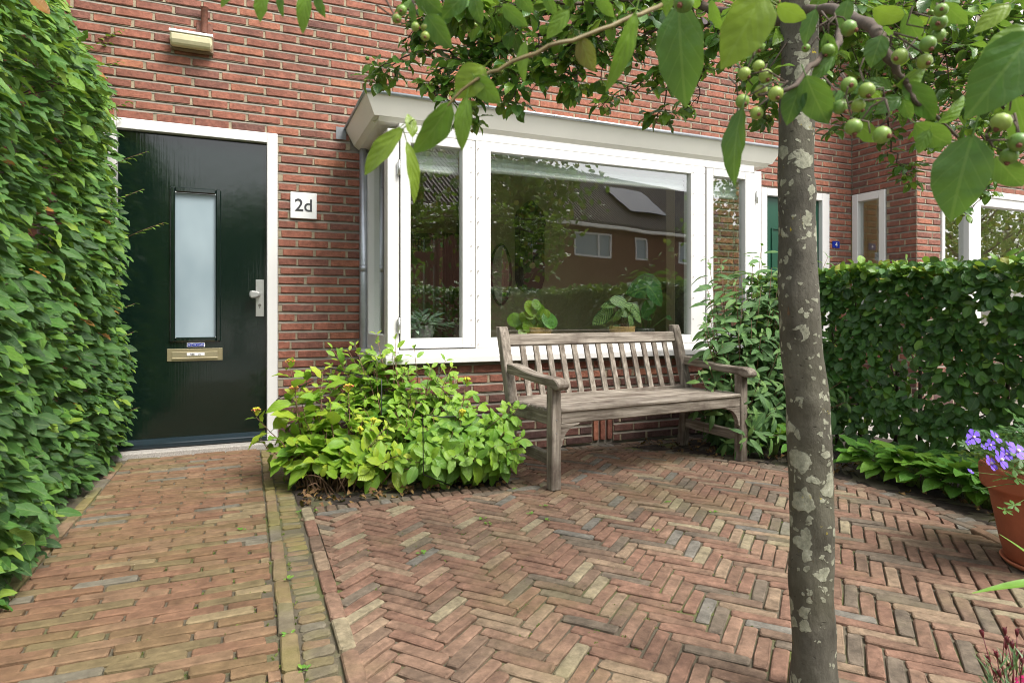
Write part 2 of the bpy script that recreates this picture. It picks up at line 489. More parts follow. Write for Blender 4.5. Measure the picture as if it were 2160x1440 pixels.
def leaf_mat(name, stops, rough=0.42, trans=0.3, tcol=(0.25, 0.4, 0.04), veins=0, vcol=(0.3, 0.42, 0.12), vamt=0.35, spots=None, stripes=None, vb=0.35, mot=.5):
    m, nt, b = new_mat(name)
    at = nt.nodes.new('ShaderNodeAttribute'); at.attribute_name = 'tint'
    col = ramp(nt, at.outputs['Fac'], stops)
    f = noise(nt, 35, 4, 0.6)
    cc = nt.nodes.new('ShaderNodeCombineColor')
    g = math_(nt, 'MULTIPLY_ADD', f, mot, 1 - mot * .5)
    for i in range(3): nt.links.new(g, cc.inputs[i])
    col = mixc(nt, 1.0, col, cc.outputs[0], 'MULTIPLY')
    uv = nt.nodes.new('ShaderNodeUVMap')
    sp = nt.nodes.new('ShaderNodeSeparateXYZ'); nt.links.new(uv.outputs[0], sp.inputs[0])
    du = math_(nt, 'ABSOLUTE', math_(nt, 'SUBTRACT', sp.outputs[0], 0.5))
    mid = math_(nt, 'LESS_THAN', du, 0.028)
    hgt = None
    if veins:
        ph = math_(nt, 'SUBTRACT', math_(nt, 'MULTIPLY', sp.outputs[1], veins), math_(nt, 'MULTIPLY', du, veins * 0.9))
        w = math_(nt, 'PINGPONG', ph, 0.5)
        ln = math_(nt, 'LESS_THAN', w, 0.055)
        hgt = w
        mid = math_(nt, 'MAXIMUM', mid, math_(nt, 'MULTIPLY', ln, 0.55))
        if stripes:
            sm = math_(nt, 'GREATER_THAN', w, stripes[1])
            edge = math_(nt, 'LESS_THAN', du, 0.4)
            col = mixc(nt, math_(nt, 'MULTIPLY', sm, edge), col, stripes[0])
    col = mixc(nt, math_(nt, 'MULTIPLY', mid, vamt), col, vcol)
    if spots:
        s_ = ramp(nt, noise(nt, 130, 2, 0.5), [(0.60, (0, 0, 0)), (0.66, (1, 1, 1))])
        col = mixc(nt, math_(nt, 'MULTIPLY', s_, 0.55), col, spots)
    nt.links.new(col, b.inputs['Base Color'])
    b.inputs['Roughness'].default_value = rough
    b.inputs['Specular IOR Level'].default_value = 0.45
    wr = noise(nt, 40, 3, 0.5)
    if hgt is not None: bump(nt, b, math_(nt, 'ADD', math_(nt, 'MULTIPLY', hgt, vb * 2), wr), 0.45, 0.006)
    else: bump(nt, b, wr, 0.35, 0.006)
    tl = nt.nodes.new('ShaderNodeBsdfTranslucent')
    tc = mixc(nt, 0.55, col, tcol)
    nt.links.new(tc, tl.inputs['Color'])
    mx = nt.nodes.new('ShaderNodeMixShader'); mx.inputs[0].default_value = trans
    out = nt.nodes['Material Output']
    nt.links.new(b.outputs[0], mx.inputs[1]); nt.links.new(tl.outputs[0], mx.inputs[2])
    nt.links.new(mx.outputs[0], out.inputs[0])
    return m


M['hornbeam'] = leaf_mat('hornbeam_leaf', [(0.0, (0.024, 0.073, 0.019)), (0.45, (0.066, 0.178, 0.029)), (0.8, (0.18, 0.33, 0.033)), (0.93, (0.24, 0.30, 0.04)), (1.0, (0.34, 0.15, 0.03))], veins=11, vamt=0.22, trans=0.28, rough=0.5)
M['beech'] = leaf_mat('beech_leaf', [(0.0, (0.024, 0.072, 0.02)), (0.5, (0.06, 0.172, 0.03)), (0.85, (0.18, 0.33, 0.035)), (1.0, (0.30, 0.30, 0.04))], veins=8, vamt=0.18, trans=0.26, rough=0.36)
M['hydrangea'] = leaf_mat('hydrangea_leaf', [(0.0, (0.05, 0.15, 0.027)), (0.35, (0.11, 0.28, 0.033)), (0.7, (0.24, 0.42, 0.035)), (1.0, (0.42, 0.50, 0.04))], veins=7, vamt=0.5, trans=0.36, rough=0.4)
M['buddleja'] = leaf_mat('buddleja_leaf', [(0.0, (0.035, 0.095, 0.03)), (0.5, (0.08, 0.185, 0.05)), (1.0, (0.18, 0.31, 0.075))], veins=9, vamt=0.25, trans=0.25, rough=0.55)
M['lungwort'] = leaf_mat('lungwort_leaf', [(0.0, (0.05, 0.16, 0.025)), (0.5, (0.10, 0.27, 0.03)), (1.0, (0.19, 0.37, 0.035))], veins=5, vamt=0.15, trans=0.28, rough=0.5, spots=(0.24, 0.36, 0.13))
M['apple'] = leaf_mat('apple_leaf', [(0.0, (0.028, 0.085, 0.022)), (0.4, (0.065, 0.165, 0.028)), (0.75, (0.16, 0.29, 0.03)), (0.92, (0.24, 0.33, 0.035)), (1.0, (0.15, 0.10, 0.03))], veins=4.5, vamt=0.2, trans=0.36, rough=0.33, vb=0.12, mot=.85)
M['geranium_leaf'] = leaf_mat('geranium_leaf', [(0.0, (0.03, 0.10, 0.025)), (1.0, (0.10, 0.21, 0.04))], veins=0, trans=0.25)
M['pilea'] = leaf_mat('pilea_leaf', [(0.0, (0.09, 0.25, 0.025)), (1.0, (0.30, 0.42, 0.04))], trans=0.3, rough=0.3)
M['calathea'] = leaf_mat('calathea_leaf', [(0.0, (0.012, 0.06, 0.018)), (1.0, (0.02, 0.08, 0.02))], veins=8, stripes=((0.33, 0.46, 0.16), 0.24), trans=0.2)
M['alocasia'] = leaf_mat('alocasia_leaf', [(0.0, (0.015, 0.09, 0.025)), (1.0, (0.05, 0.18, 0.03))], veins=5, trans=0.3)
M['fern'] = leaf_mat('blue_fern_leaf', [(0.0, (0.14, 0.22, 0.17)), (1.0, (0.27, 0.35, 0.29))], trans=0.25, rough=0.6)
M['strap'] = leaf_mat('strap_leaf', [(0.0, (0.13, 0.3, 0.03)), (1.0, (0.2, 0.38, 0.05))], trans=0.35)
M['dry_leaf'] = leaf_mat('dry_leaf', [(0.0, (0.07, 0.035, 0.016)), (0.6, (0.16, 0.08, 0.035)), (1.0, (0.28, 0.17, 0.06))], trans=0.1, rough=0.8)
M['dianthus'] = leaf_mat('dianthus_leaf', [(0.0, (0.06, 0.13, 0.05)), (1.0, (0.12, 0.2, 0.09))], trans=0.2)


def fruit_mat():
    m, nt, b = new_mat('green_crab_apple')
    at = nt.nodes.new('ShaderNodeAttribute'); at.attribute_name = 'tint'
    col = ramp(nt, at.outputs['Fac'], [(0.0, (0.08, 0.19, 0.03)), (0.5, (0.15, 0.28, 0.04)), (1.0, (0.30, 0.38, 0.07))])
    f = noise(nt, 70, 5, 0.65)
    col = mixc(nt, ramp(nt, f, [(0.35, (0, 0, 0)), (0.75, (.6, .6, .6))]), col, (0.28, 0.36, 0.09))
    bl = noise(nt, 45, 3, 0.6)
    col = mixc(nt, ramp(nt, bl, [(0.60, (0, 0, 0)), (0.75, (.7, .7, .7))]), col, (0.22, 0.10, 0.035))
    nt.links.new(col, b.inputs['Base Color'])
    b.inputs['Roughness'].default_value = 0.42
    bump(nt, b, f, 0.15, 0.002)
    return m


M['fruit'] = fruit_mat()


# ------------------------------------------------------------------ repeated pieces
class Proto:
    """one small mesh, reused by many pieces: verts (n,3), faces, uv per vertex"""
    def __init__(s, verts, faces, uv=None, smooth=True):
        s.v = np.array(verts, float)
        s.f = faces
        s.loops = np.concatenate([np.array(f, int) for f in faces])
        s.tot = np.array([len(f) for f in faces], int)
        s.uv = np.array(uv, float) if uv is not None else np.zeros((len(s.v), 2))
        s.smooth = smooth
        s.cache = {}

    def mesh(s, name, mat, tint):
        k = (mat.name, round(tint, 3))
        if k not in s.cache:
            s.cache[k] = raw_mesh(name, s.v, s.loops, s.tot, s.uv[s.loops], np.full(len(s.v), tint), mat, s.smooth)
        return s.cache[k]


def raw_mesh(name, v, loops, tot, luv, tint, mat, smooth=True):
    me = bpy.data.meshes.new(name)
    me.vertices.add(len(v)); me.vertices.foreach_set('co', np.ascontiguousarray(v, np.float32).ravel())
    me.loops.add(len(loops)); me.loops.foreach_set('vertex_index', loops.astype(np.int32))
    me.polygons.add(len(tot))
    me.polygons.foreach_set('loop_start', np.concatenate([[0], np.cumsum(tot)[:-1]]).astype(np.int32))
    me.polygons.foreach_set('loop_total', tot.astype(np.int32))
    me.update(calc_edges=True)
    uvl = me.uv_layers.new(name='UVMap')
    uvl.data.foreach_set('uv', np.ascontiguousarray(luv, np.float32).ravel())
    a = me.attributes.new('tint', 'FLOAT', 'POINT')
    a.data.foreach_set('value', np.ascontiguousarray(tint, np.float32))
    me.polygons.foreach_set('use_smooth', np.full(len(tot), smooth))
    me.materials.append(mat)
    return me


def shown(pos, size):
    """rough projected size of each piece that is not covered by nearer pieces of the same set"""
    u, v, z = project(pos)
    r = np.asarray(size) * F_PX / np.maximum(z, 0.1) * 0.5
    ok = (z > 0.15) & (u > -r) & (u < 2160 + r) & (v > -r) & (v < 1440 + r)
    score = np.where(ok, r, 0.0)
    grid = np.zeros((1440 // 6 + 2, 2160 // 6 + 2), np.int16)
    order = np.argsort(z)
    for i in order:
        if not ok[i]: continue
        x, y = int(min(max(u[i], 0), 2159) // 6), int(min(max(v[i], 0), 1439) // 6)
        if grid[y, x] >= 1: score[i] *= 0.2
        k = max(1, int(r[i] * 0.45 / 6))
        grid[max(0, y - k):y + k + 1, max(0, x - k):x + k + 1] += 1
    return score


def scatter(parent, name, protos, pos, rot, scl, pid, tint, mat, nmax=300, mass='foliage', levels=8, size=None, force=None):
    """the NMAX pieces that show largest become objects of their own, the rest one mesh"""
    n = len(pos)
    pos = np.asarray(pos, float); rot = np.asarray(rot, float); pid = np.asarray(pid, int)
    scl = np.asarray(scl, float)
    if scl.ndim == 1: scl = np.repeat(scl[:, None], 3, 1)
    tint = np.round(np.clip(np.asarray(tint, float), 0, 1) * (levels - 1)) / (levels - 1)
    size = scl.max(1) * (np.ptp(protos[0].v, axis=0).max()) if size is None else size
    sing = np.zeros(n, bool)
    if nmax >= n: sing[:] = True
    elif nmax > 0:
        s = shown(pos + np.einsum('nij,nj->ni', rot, np.tile(np.array([[0, 0.0, 0]]), (n, 1))), size)
        best = np.argsort(-s)[:nmax]
        sing[best[s[best] > 0]] = True
    objs = []
    inv = None
    for i in np.nonzero(sing)[0]:
        o = bpy.data.objects.new(name, protos[pid[i]].mesh(name, mat, float(tint[i])))
        C.objects.link(o)
        o.parent = parent
        mw = np.eye(4); mw[:3, :3] = rot[i] * scl[i][None, :]; mw[:3, 3] = pos[i]
        mm = Matrix(mw.tolist())
        if parent is not None:
            if inv is None: inv = parent_world(parent).inverted()
            mm = inv @ mm
        o.matrix_basis = mm
        objs.append(o)
    rest = np.nonzero(~sing)[0]
    if len(rest):
        V, L, T, U, TI = [], [], [], [], []
        off = 0
        for k, p in enumerate(protos):
            ids = rest[pid[rest] == k]
            if not len(ids): continue
            nv = len(p.v)
            v = np.einsum('nij,nvj->nvi', rot[ids], p.v[None] * scl[ids][:, None, :]) + pos[ids][:, None, :]
            V.append(v.reshape(-1, 3))
            L.append((p.loops[None] + off + (np.arange(len(ids)) * nv)[:, None]).ravel())
            T.append(np.tile(p.tot, len(ids)))
            U.append(np.tile(p.uv[p.loops], (len(ids), 1)))
            TI.append(np.repeat(tint[ids], nv))
            off += nv * len(ids)
        V = np.concatenate(V)
        if parent is not None:
            iv = np.array(parent_world(parent).inverted())
            V = V @ iv[:3, :3].T + iv[:3, 3]
        me = raw_mesh(mass, V, np.concatenate(L), np.concatenate(T), np.concatenate(U), np.concatenate(TI), mat, protos[0].smooth)
        o = link(mass, me, parent)
        o['kind'] = 'stuff'
        objs.append(o)
    return objs


def parent_world(o):
    m = o.matrix_basis.copy()
    while o.parent is not None:
        o = o.parent
        m = o.matrix_basis @ m
    return m


def frames(d, n):
    """rotation matrices with y along d and z as near n as possible"""
    d = np.asarray(d, float); n = np.asarray(n, float)
    d = d / np.linalg.norm(d, axis=1, keepdims=True)
    x = np.cross(d, n)
    x /= np.maximum(np.linalg.norm(x, axis=1, keepdims=True), 1e-6)
    z = np.cross(x, d)
    return np.stack([x, d, z], 2)


def leaf_proto(w=0.55, fold=0.25, droop=0.25, peak=0.45, seg=5, serr=0.0, tip=0.06, wave=0.0, curl=0.0, petiole=0.0, pw=1.0):
    """a leaf one unit long along +y, its base at the origin, face towards +z"""
    V, F, U = [], [], []
    for i in range(seg + 1):
        t = i / seg
        s = (t / peak) ** 0.8 if t < peak else max(0.0, 1 - ((t - peak) / (1 - peak)) ** 1.35)
        hw = 0.5 * w * (math.sin(min(1, s) * math.pi / 2) ** pw)
        if i == 0: hw = 0.02
        if i == seg: hw = 0.004
        if serr and 0 < i < seg: hw *= 1 + serr * (1 if i % 2 else -1)
        a = droop * t
        y = math.sin(a) / droop * 1.0 if droop else t
        z = -(1 - math.cos(a)) / droop if droop else 0
        zz = hw * fold
        wv = wave * math.sin(i * 2.1)
        V += [(-hw, y, z + zz + wv * hw), (0, y, z), (hw, y, z + zz - wv * hw)]
        U += [(0.5 - hw / w if w else 0.5, t), (0.5, t), (0.5 + hw / w, t)]
    for i in range(seg):
        a = i * 3
        F += [(a, a + 1, a + 4, a + 3), (a + 1, a + 2, a + 5, a + 4)]
    if petiole:
        k = len(V)
        q = 0.012
        V += [(-q, -petiole, 0.0), (q, -petiole, 0.0), (q, 0.02, 0.0), (-q, 0.02, 0.0), (0, -petiole, q * 1.4), (0, 0.02, q * 1.4)]
        U += [(0.5, 0)] * 6
        F += [(k, k + 1, k + 2, k + 3), (k + 1, k + 4, k + 5, k + 2), (k + 4, k, k + 3, k + 5)]
    return Proto(V, F, U)


def brick_proto(L, W, D, ch, jag, seed, seg=3, corner=0):
    """brick: length x, height y, front face at z = 0; chamfered and chipped by hand-sized amounts"""
    rr = random.Random(seed)
    k = corner or ch
    hl, hw = L / 2, W / 2
    out = []
    for (cx, cy), (nx, ny) in zip(((-1, -1), (1, -1), (1, 1), (-1, 1)), ((1, -1), (1, 1), (-1, 1), (-1, -1))):
        p = (cx * hl, cy * (hw - k)) if cx * cy > 0 else (cx * (hl - k), cy * hw)
        q = (cx * (hl - k), cy * hw) if cx * cy > 0 else (cx * hl, cy * (hw - k))
        out += [p, q]
        if cx * nx < 0:                                   # along the long edge
            for m in range(1, seg): out.append((cx * (hl - k) + (nx * 2 * (hl - k)) * (m + rr.uniform(-.25, .25)) / seg, cy * hw))
    a, b = [], []
    for x, y in out:
        jx, jy, jz = rr.uniform(-jag, jag), rr.uniform(-jag, jag), rr.uniform(-jag, jag) * .4
        ix = x - math.copysign(ch, x) * (1 if abs(x) > hl - 1.01 * k else 0); iy = y - math.copysign(ch, y)
        a.append((ix + jx, iy + jy, jz)); b.append((x + jx * .7, y + jy * .7, -ch + jz))
    n = len(a)
    c = [(x, y, -D) for x, y, z in b]
    V = a + b + c
    F = [tuple(range(n))]
    for o in (0, n):
        for i in range(n): F.append((o + i, o + n + i, o + n + (i + 1) % n, o + (i + 1) % n))
    return Proto(V, F, None, smooth=False)


# ================================================================== the setting
g = MB(); g.box(-70, 70, -60, 60, -0.3, -0.06)
tag(g.build('ground', M['asphalt']), 'dark ground of the street and gardens around the paving', kind='structure')

WALL_Y, BAY_Y, PROJ_Y, PROJ_X = 4.71, 3.83, 4.005, 5.985
COURSE, BRL, BRH = 0.0665, 0.2265, 0.0485

# ------------------------------------------------------------------ bricks of the facade
wall_protos = [brick_proto(0.2105, BRH, 0.05, 0.004, 0.0022, s) for s in range(8)]
RFRONT = np.array([[1, 0, 0], [0, 0, -1], [0, 1, 0]], float)     # columns: x->X, y->Z, z->-Y
RSIDE = np.array([[0, 0, -1], [-1, 0, 0], [0, 1, 0]], float)     # x->-Y, y->Z, z->-X


SPANS = []


def courses(a0, a1, z0, z1, holes, shift=0.0, dark=None):
    """(centre along the wall, centre height, length) of every brick in a running bond, cut round holes"""
    out = []
    for k in range(int(z0 / COURSE), int(z1 / COURSE) + 1):
        zc = k * COURSE + COURSE / 2
        if zc < z0 + .005 or zc > z1 - 0.005: continue
        spans = [(a0, a1)]
        for h0, h1, v0, v1 in holes:
            if zc + BRH * 0.42 > v0 and zc - BRH * 0.42 < v1:
                new = []
                for s0, s1 in spans:
                    if h1 <= s0 or h0 >= s1: new.append((s0, s1)); continue
                    if h0 > s0: new.append((s0, h0))
                    if h1 < s1: new.append((h1, s1))
                spans = new
        off = shift + (k % 2) * BRL / 2 + random.uniform(-.012, .012) + (BRL / 4 if k % 7 == 3 else 0)
        for s0, s1 in spans:
            SPANS.append((s0, s1, k * COURSE))
            i = math.floor((s0 - off) / BRL)
            x = off + i * BRL
            while x < s1:
                l, r = max(x, s0 + 0.004), min(x + BRL - 0.0155 + random.uniform(-.004, .004), s1 - 0.004)
                if r - l > 0.035: out.append(((l + r) / 2, zc, r - l))
                x += BRL
    return out


def lay(parent, rows, to_pos, rot, tintf, nmax):
    pos, scl, pid, tint = [], [], [], []
    for a, z, l in rows:
        pos.append(to_pos(a + random.uniform(-.001, .001), z + random.uniform(-.0018, .0018)))
        scl.append((l / 0.2105, 1 + random.uniform(-.05, .05), 1)); pid.append(random.randrange(8))
        tint.append(tintf(a, z))
    return pos, [rot] * len(pos), scl, pid, tint


def pointing(parent, at):
    """mortar of the courses just laid: upright joints nearly flush, bed joints struck back under the brick above"""
    bed, head = MB(), MB()
    lo, hi = (COURSE - BRH) / 2, (COURSE + BRH) / 2
    for s0, s1, z in SPANS:
        for mb, (d0, z0), (d1, z1) in ((head, (.0045, z + lo - .001), (.0045, z + hi + .001)), (bed, (.0015, z + hi - .001), (.0135, z + COURSE + lo + .0015)), (bed, (.0135, z + COURSE + lo + .0015), (.018, z + COURSE + lo + .0015))):
            n_ = max(1, int((s1 - s0) / .12))
            r0 = [mb.bm.verts.new(at(s0 + (s1 - s0) * q / n_, d0, z0 + random.uniform(-.0012, .0012))) for q in range(n_ + 1)]
            r1 = [mb.bm.verts.new(at(s0 + (s1 - s0) * q / n_, d1, z1)) for q in range(n_ + 1)]
            for q in range(n_): mb.bm.faces.new((r0[q], r0[q + 1], r1[q + 1], r1[q]))
    SPANS.clear()
    for mb, nm, mt_ in ((bed, 'bed_joint', 'mortar'), (head, 'head_joint', 'head_mortar')):
        o = mb.build(nm, M[mt_], parent); o.matrix_basis = parent_world(parent).inverted(); o['kind'] = 'stuff'


def wall_tint(a, z):
    t = min(1, max(0.12, random.gauss(0.60, 0.16)))
    if random.random() < 0.10: t = random.uniform(0.2, 0.38)
    if z < 0.30: t = random.uniform(0.0, 0.16)                  # plinth laid in hard dark bricks
    elif z < 0.45 and a > 0.85: t = random.uniform(0.12, 0.4)
    return t


house = empty('terraced_house', (0, WALL_Y, 0))
tag(house, 'red brick house with dark green front door and wide white bay window', 'house', 'houses of the brick terrace')
house4 = empty('terraced_house', (6, WALL_Y, 0))
tag(house4, 'neighbouring red brick house with a green door and projecting corner beyond the clipped hedge', 'house', 'houses of the brick terrace')
SPLIT = 4.35                                    # party line between the two houses
HI = Matrix.Translation((0, -WALL_Y, 0))


def hb(mb, name, mat, parent=house):
    """build a mesh given in world coordinates as a child of a house (or of one of its parts)"""
    o = mb.build(name, mat, parent)
    o.matrix_basis = parent_world(parent).inverted()
    return o


# mortar core of the walls, in blocks round the openings
YC = WALL_Y + 0.016
w = MB()
w.box(-4.0, -0.785, YC, YC + .25, -.05, 5.6)
w.box(-0.785, 0.197, YC, YC + .25, 2.2, 5.6)
w.box(0.197, 0.90, YC, YC + .25, -.05, 2.35)
w.box(0.197, SPLIT, YC, YC + .25, 2.35, 5.6)
w.box(3.86, SPLIT, YC, YC + .25, -.05, 2.35)
w.box(0.87, 3.87, BAY_Y + .016, BAY_Y + .2, -.05, 0.60)
w.box(0.87, 1.05, BAY_Y + .2, YC, -.05, 0.60)
w.box(3.69, 3.87, BAY_Y + .2, YC, -.05, 0.60)
hb(w, 'wall', M['mortar'])
w = MB()
w.box(SPLIT + .001, 4.75, YC, YC + .25, -.05, 5.6)
w.box(4.75, 5.638, YC, YC + .25, 2.18, 5.6)
w.box(5.638, PROJ_X + .016, YC, YC + .25, -.05, 5.6)
w.box(PROJ_X + .016, PROJ_X + .26, PROJ_Y + .016, 4.325, -.05, 5.6)
w.box(PROJ_X + .016, PROJ_X + .26, 4.325, YC + .25, 2.195, 5.6)
w.box(PROJ_X + .016, PROJ_X + .26, 4.325, YC + .25, -.05, 0.8)
w.box(PROJ_X + .26, 6.35, PROJ_Y + .016, PROJ_Y + .25, -.05, 5.6)
w.box(6.35, 9.5, PROJ_Y + .016, PROJ_Y + .25, 2.2, 5.6)
w.box(6.35, 9.5, PROJ_Y + .016, PROJ_Y + .25, -.05, 0.7)
hb(w, 'wall', M['mortar'], house4)

# facade of the first house: main wall, then low wall under the bay
holes = [(-0.79, 0.20, -1, 2.203), (0.835, 3.90, -1, 2.30), (2.55, 3.78, 3.66, 9), (3.95, 4.35, 3.655, 3.73), (0.70, 4.06, 2.16, 2.31)]
rows = courses(-3.2, SPLIT, 0.0, 4.4, holes)
pointing(house, lambda a, d, z: (a, WALL_Y + d, z))
P_, R0, S_, I_, T_ = lay(house, rows, lambda a, z: (a, WALL_Y, z), RFRONT, wall_tint, 300)
rows = courses(0.86, 3.88, 0.0, 0.60, [(2.255, 2.43, -1, 0.26)])
pointing(house, lambda a, d, z: (a, BAY_Y + d, z))
p2, r2, s2, i2, t2 = lay(house, rows, lambda a, z: (a, BAY_Y, z), RFRONT, wall_tint, 300)
rows = courses(BAY_Y + 0.02, WALL_Y - .01, 0.0, 0.60, [])
pointing(house, lambda a, d, z: (0.86 + d, a, z))
p3, r3, s3, i3, t3 = lay(house, rows, lambda a, z: (0.86, a, z), RSIDE, wall_tint, 300)
RV = np.array([[0, -1, 0], [0, 0, -1], [1, 0, 0]], float)       # upright bricks: x->Z, y->-X
vp = [(2.285, BAY_Y, 0.132), (2.342, BAY_Y, 0.132), (2.40, BAY_Y, 0.132)]
P_ += p2 + p3 + vp; R0 += r2 + r3 + [RV] * 3; S_ += s2 + s3 + [(1.04, 0.84, 1)] * 3; I_ += i2 + i3 + [0, 1, 2]; T_ += t2 + t3 + [0.9, 0.5, 0.42]
scatter(house, 'brick', wall_protos, P_, R0, S_, I_, T_, M['brick'], 300, 'brickwork')

# facade of the neighbour: wall with the green door, return wall, projecting front
rows = courses(SPLIT, PROJ_X, 0.0, 4.4, [(4.74, 5.648, -1, 2.185), (SPLIT, 4.95, 3.655, 3.73)])
pointing(house4, lambda a, d, z: (a, WALL_Y + d, z))
P_, R0, S_, I_, T_ = lay(house4, rows, lambda a, z: (a, WALL_Y, z), RFRONT, wall_tint, 300)
rows = courses(PROJ_Y, WALL_Y, 0.0, 4.4, [(4.32, 4.72, 0.8, 2.198)])
pointing(house4, lambda a, d, z: (PROJ_X + d, a, z))
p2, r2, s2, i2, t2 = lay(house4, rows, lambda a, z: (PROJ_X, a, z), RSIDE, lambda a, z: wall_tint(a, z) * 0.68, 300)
rows = courses(PROJ_X, 9.3, 0.0, 4.4, [(6.345, 9.4, 0.7, 2.2), (6.75, 8.6, 3.5, 9)])
pointing(house4, lambda a, d, z: (a, PROJ_Y + d, z))
p3, r3, s3, i3, t3 = lay(house4, rows, lambda a, z: (a, PROJ_Y, z), RFRONT, wall_tint, 300)
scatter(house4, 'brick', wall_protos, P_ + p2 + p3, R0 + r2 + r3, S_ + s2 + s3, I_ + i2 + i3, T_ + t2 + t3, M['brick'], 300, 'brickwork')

# dark sill course and upper windows
sb = MB()
for i in range(5):
    x = 3.955 + i * 0.078
    sb.box(x, x + 0.066, WALL_Y - .02, WALL_Y + .03, 3.66, 3.725, .004)
hb(sb, 'window_sill', plain('dark_sill_brick', (0.075, 0.055, 0.06), 0.6, var=0.25, nscale=40))
uw = MB(); uw.box(2.56, 3.77, WALL_Y - .03, WALL_Y + .1, 3.665, 3.73, .004); uw.box(2.56, 2.64, WALL_Y - .005, WALL_Y + .1, 3.73, 4.9); uw.box(3.69, 3.77, WALL_Y - .005, WALL_Y + .1, 3.73, 4.9)
uwo = hb(uw, 'upper_window', M['white'])
up = MB(); up.box(2.64, 3.69, WALL_Y + .05, WALL_Y + .056, 3.73, 4.9); hb(up, 'pane', M['glass'], uwo)
uw = MB(); uw.box(6.75, 8.6, PROJ_Y - .03, PROJ_Y + .1, 3.5, 3.6, .004); uw.box(6.75, 6.9, PROJ_Y - .005, PROJ_Y + .1, 3.6, 5.0); uw.box(7.6, 7.7, PROJ_Y - .005, PROJ_Y + .1, 3.6, 5.0)
uwo = hb(uw, 'upper_window', M['white'], house4)
up = MB(); up.box(6.9, 7.6, PROJ_Y + .05, PROJ_Y + .056, 3.6, 5.0); up.box(7.7, 8.6, PROJ_Y + .05, PROJ_Y + .056, 3.6, 5.0); hb(up, 'pane', M['glass'], uwo)
rf = MB(); rf.box(-4, 9.6, WALL_Y - .45, WALL_Y + 6, 5.6, 5.75)
hb(rf, 'roof', M['roof_tile'])

# ------------------------------------------------------------------ front door
fr = MB()
fr.box(-0.862, -0.781, WALL_Y - .012, WALL_Y + .11, 0.035, 2.199, .004)
fr.box(0.126, 0.197, WALL_Y - .012, WALL_Y + .11, 0.035, 2.199, .004)
fr.box(-0.780, 0.125, WALL_Y - .0115, WALL_Y + .11, 2.130, 2.1985, .003)
hb(fr, 'door_frame', M['white'])
th = MB(); th.box(-0.86, 0.20, WALL_Y - .10, WALL_Y + .12, -0.04, 0.03, .006)
hb(th, 'threshold', M['stone'])
DY = WALL_Y + 0.035
d = MB()
d.box(-0.779, 0.124, DY, DY + .05, 0.085, 0.74)
d.box(-0.779, 0.124, DY, DY + .05, 1.775, 2.128)
d.box(-0.779, -0.470, DY, DY + .05, 0.74, 1.775)
d.box(-0.178, 0.124, DY, DY + .05, 0.74, 1.775)
door = hb(d, 'front_door', M['door'])
t = MB()
for a in ((-0.480, -0.448, 0.735, 1.78), (-0.200, -0.168, 0.735, 1.78)): t.box(a[0], a[1], DY - .018, DY + .01, a[2], a[3], .007)
for a in ((-0.448, -0.200, 0.735, 0.765), (-0.448, -0.200, 1.745, 1.78)): t.box(a[0], a[1], DY - .018, DY + .01, a[2], a[3], .007)
hb(t, 'glass_moulding', M['door'], door)
t = MB(); t.box(-0.449, -0.199, DY + .012, DY + .02, 0.764, 1.746); hb(t, 'door_pane', M['frosted'], door)
t = MB(); t.prism([(DY - .045, 0.036), (DY + .04, 0.036), (DY + .04, 0.094), (DY - .012, 0.094), (DY - .045, 0.066)], 0, -0.779, 0.124, .004); hb(t, 'weather_bar', plain('weather_bar_paint', (0.012, 0.022, 0.028), 0.16, var=0.1), door)
t = MB(); t.box(0.053, 0.108, DY - .008, DY + .002, 0.905, 1.165, .002); hb(t, 'handle_plate', M['steel'], door)
t = MB()
t.prism([(0.010, 1.048), (0.022, 1.030), (0.058, 1.036), (0.080, 1.046), (0.080, 1.072), (0.058, 1.082), (0.022, 1.088), (0.010, 1.074)], 1, DY - .075, DY - .036, .008)
t.beam((0.074, DY - .06, 1.06), (0.074, DY - .004, 1.06), .022, .022, bev=.004)
hb(t, 'door_knob', M['steel'], door)
t = MB(); t.tube([(0.080, DY - .0085, 0.985), (0.080, DY - .013, 0.985)], .010, 14); t.box(0.0775, 0.0825, DY - .0125, DY - .008, 0.962, 0.985); hb(t, 'keyhole', plain('lock_cylinder', (0.2, 0.19, 0.17), .4, .8), door)
t = MB(); t.box(-0.497, -0.158, DY - .006, DY + .002, 0.604, 0.688, .002); hb(t, 'letter_slot', M['brass'], door)
t = MB(); t.box(-0.467, -0.188, DY - .011, DY - .0055, 0.617, 0.667, .002); t.box(-0.467, -0.188, DY - .017, DY - .0105, 0.617, 0.628, .002); hb(t, 'slot_flap', plain('bronze_flap', (0.6, 0.53, 0.35), .35, .85, var=.05), door)


def text(name, body, loc, size, mat, parent, rot=(math.pi / 2, 0, 0), shear=0.0, extrude=0.0012, sx=1.0, offset=0.0):
    cu = bpy.data.curves.new(name, 'FONT')
    cu.body = body; cu.size = size; cu.align_x = 'CENTER'; cu.align_y = 'CENTER'; cu.extrude = extrude; cu.shear = shear; cu.offset = offset
    cu.materials.append(mat)
    o = bpy.data.objects.new(name, cu); C.objects.link(o); o.parent = parent
    m = Matrix.LocRotScale(Vector(loc), None, Vector((sx, 1, 1))) @ Matrix.Identity(4)
    m = Matrix.Translation(Vector(loc)) @ Matrix.Rotation(rot[2], 4, 'Z') @ Matrix.Rotation(rot[0], 4, 'X') @ Matrix.Diagonal((sx, 1, 1, 1))
    bpy.context.view_layer.update()
    me = bpy.data.meshes.new_from_object(o.evaluated_get(bpy.context.evaluated_depsgraph_get()))
    bpy.data.objects.remove(o)
    me.materials.clear(); me.materials.append(mat)
    o = link(name, me, parent)
    o.matrix_basis = (parent_world(parent).inverted() @ m) if parent else m
    return o


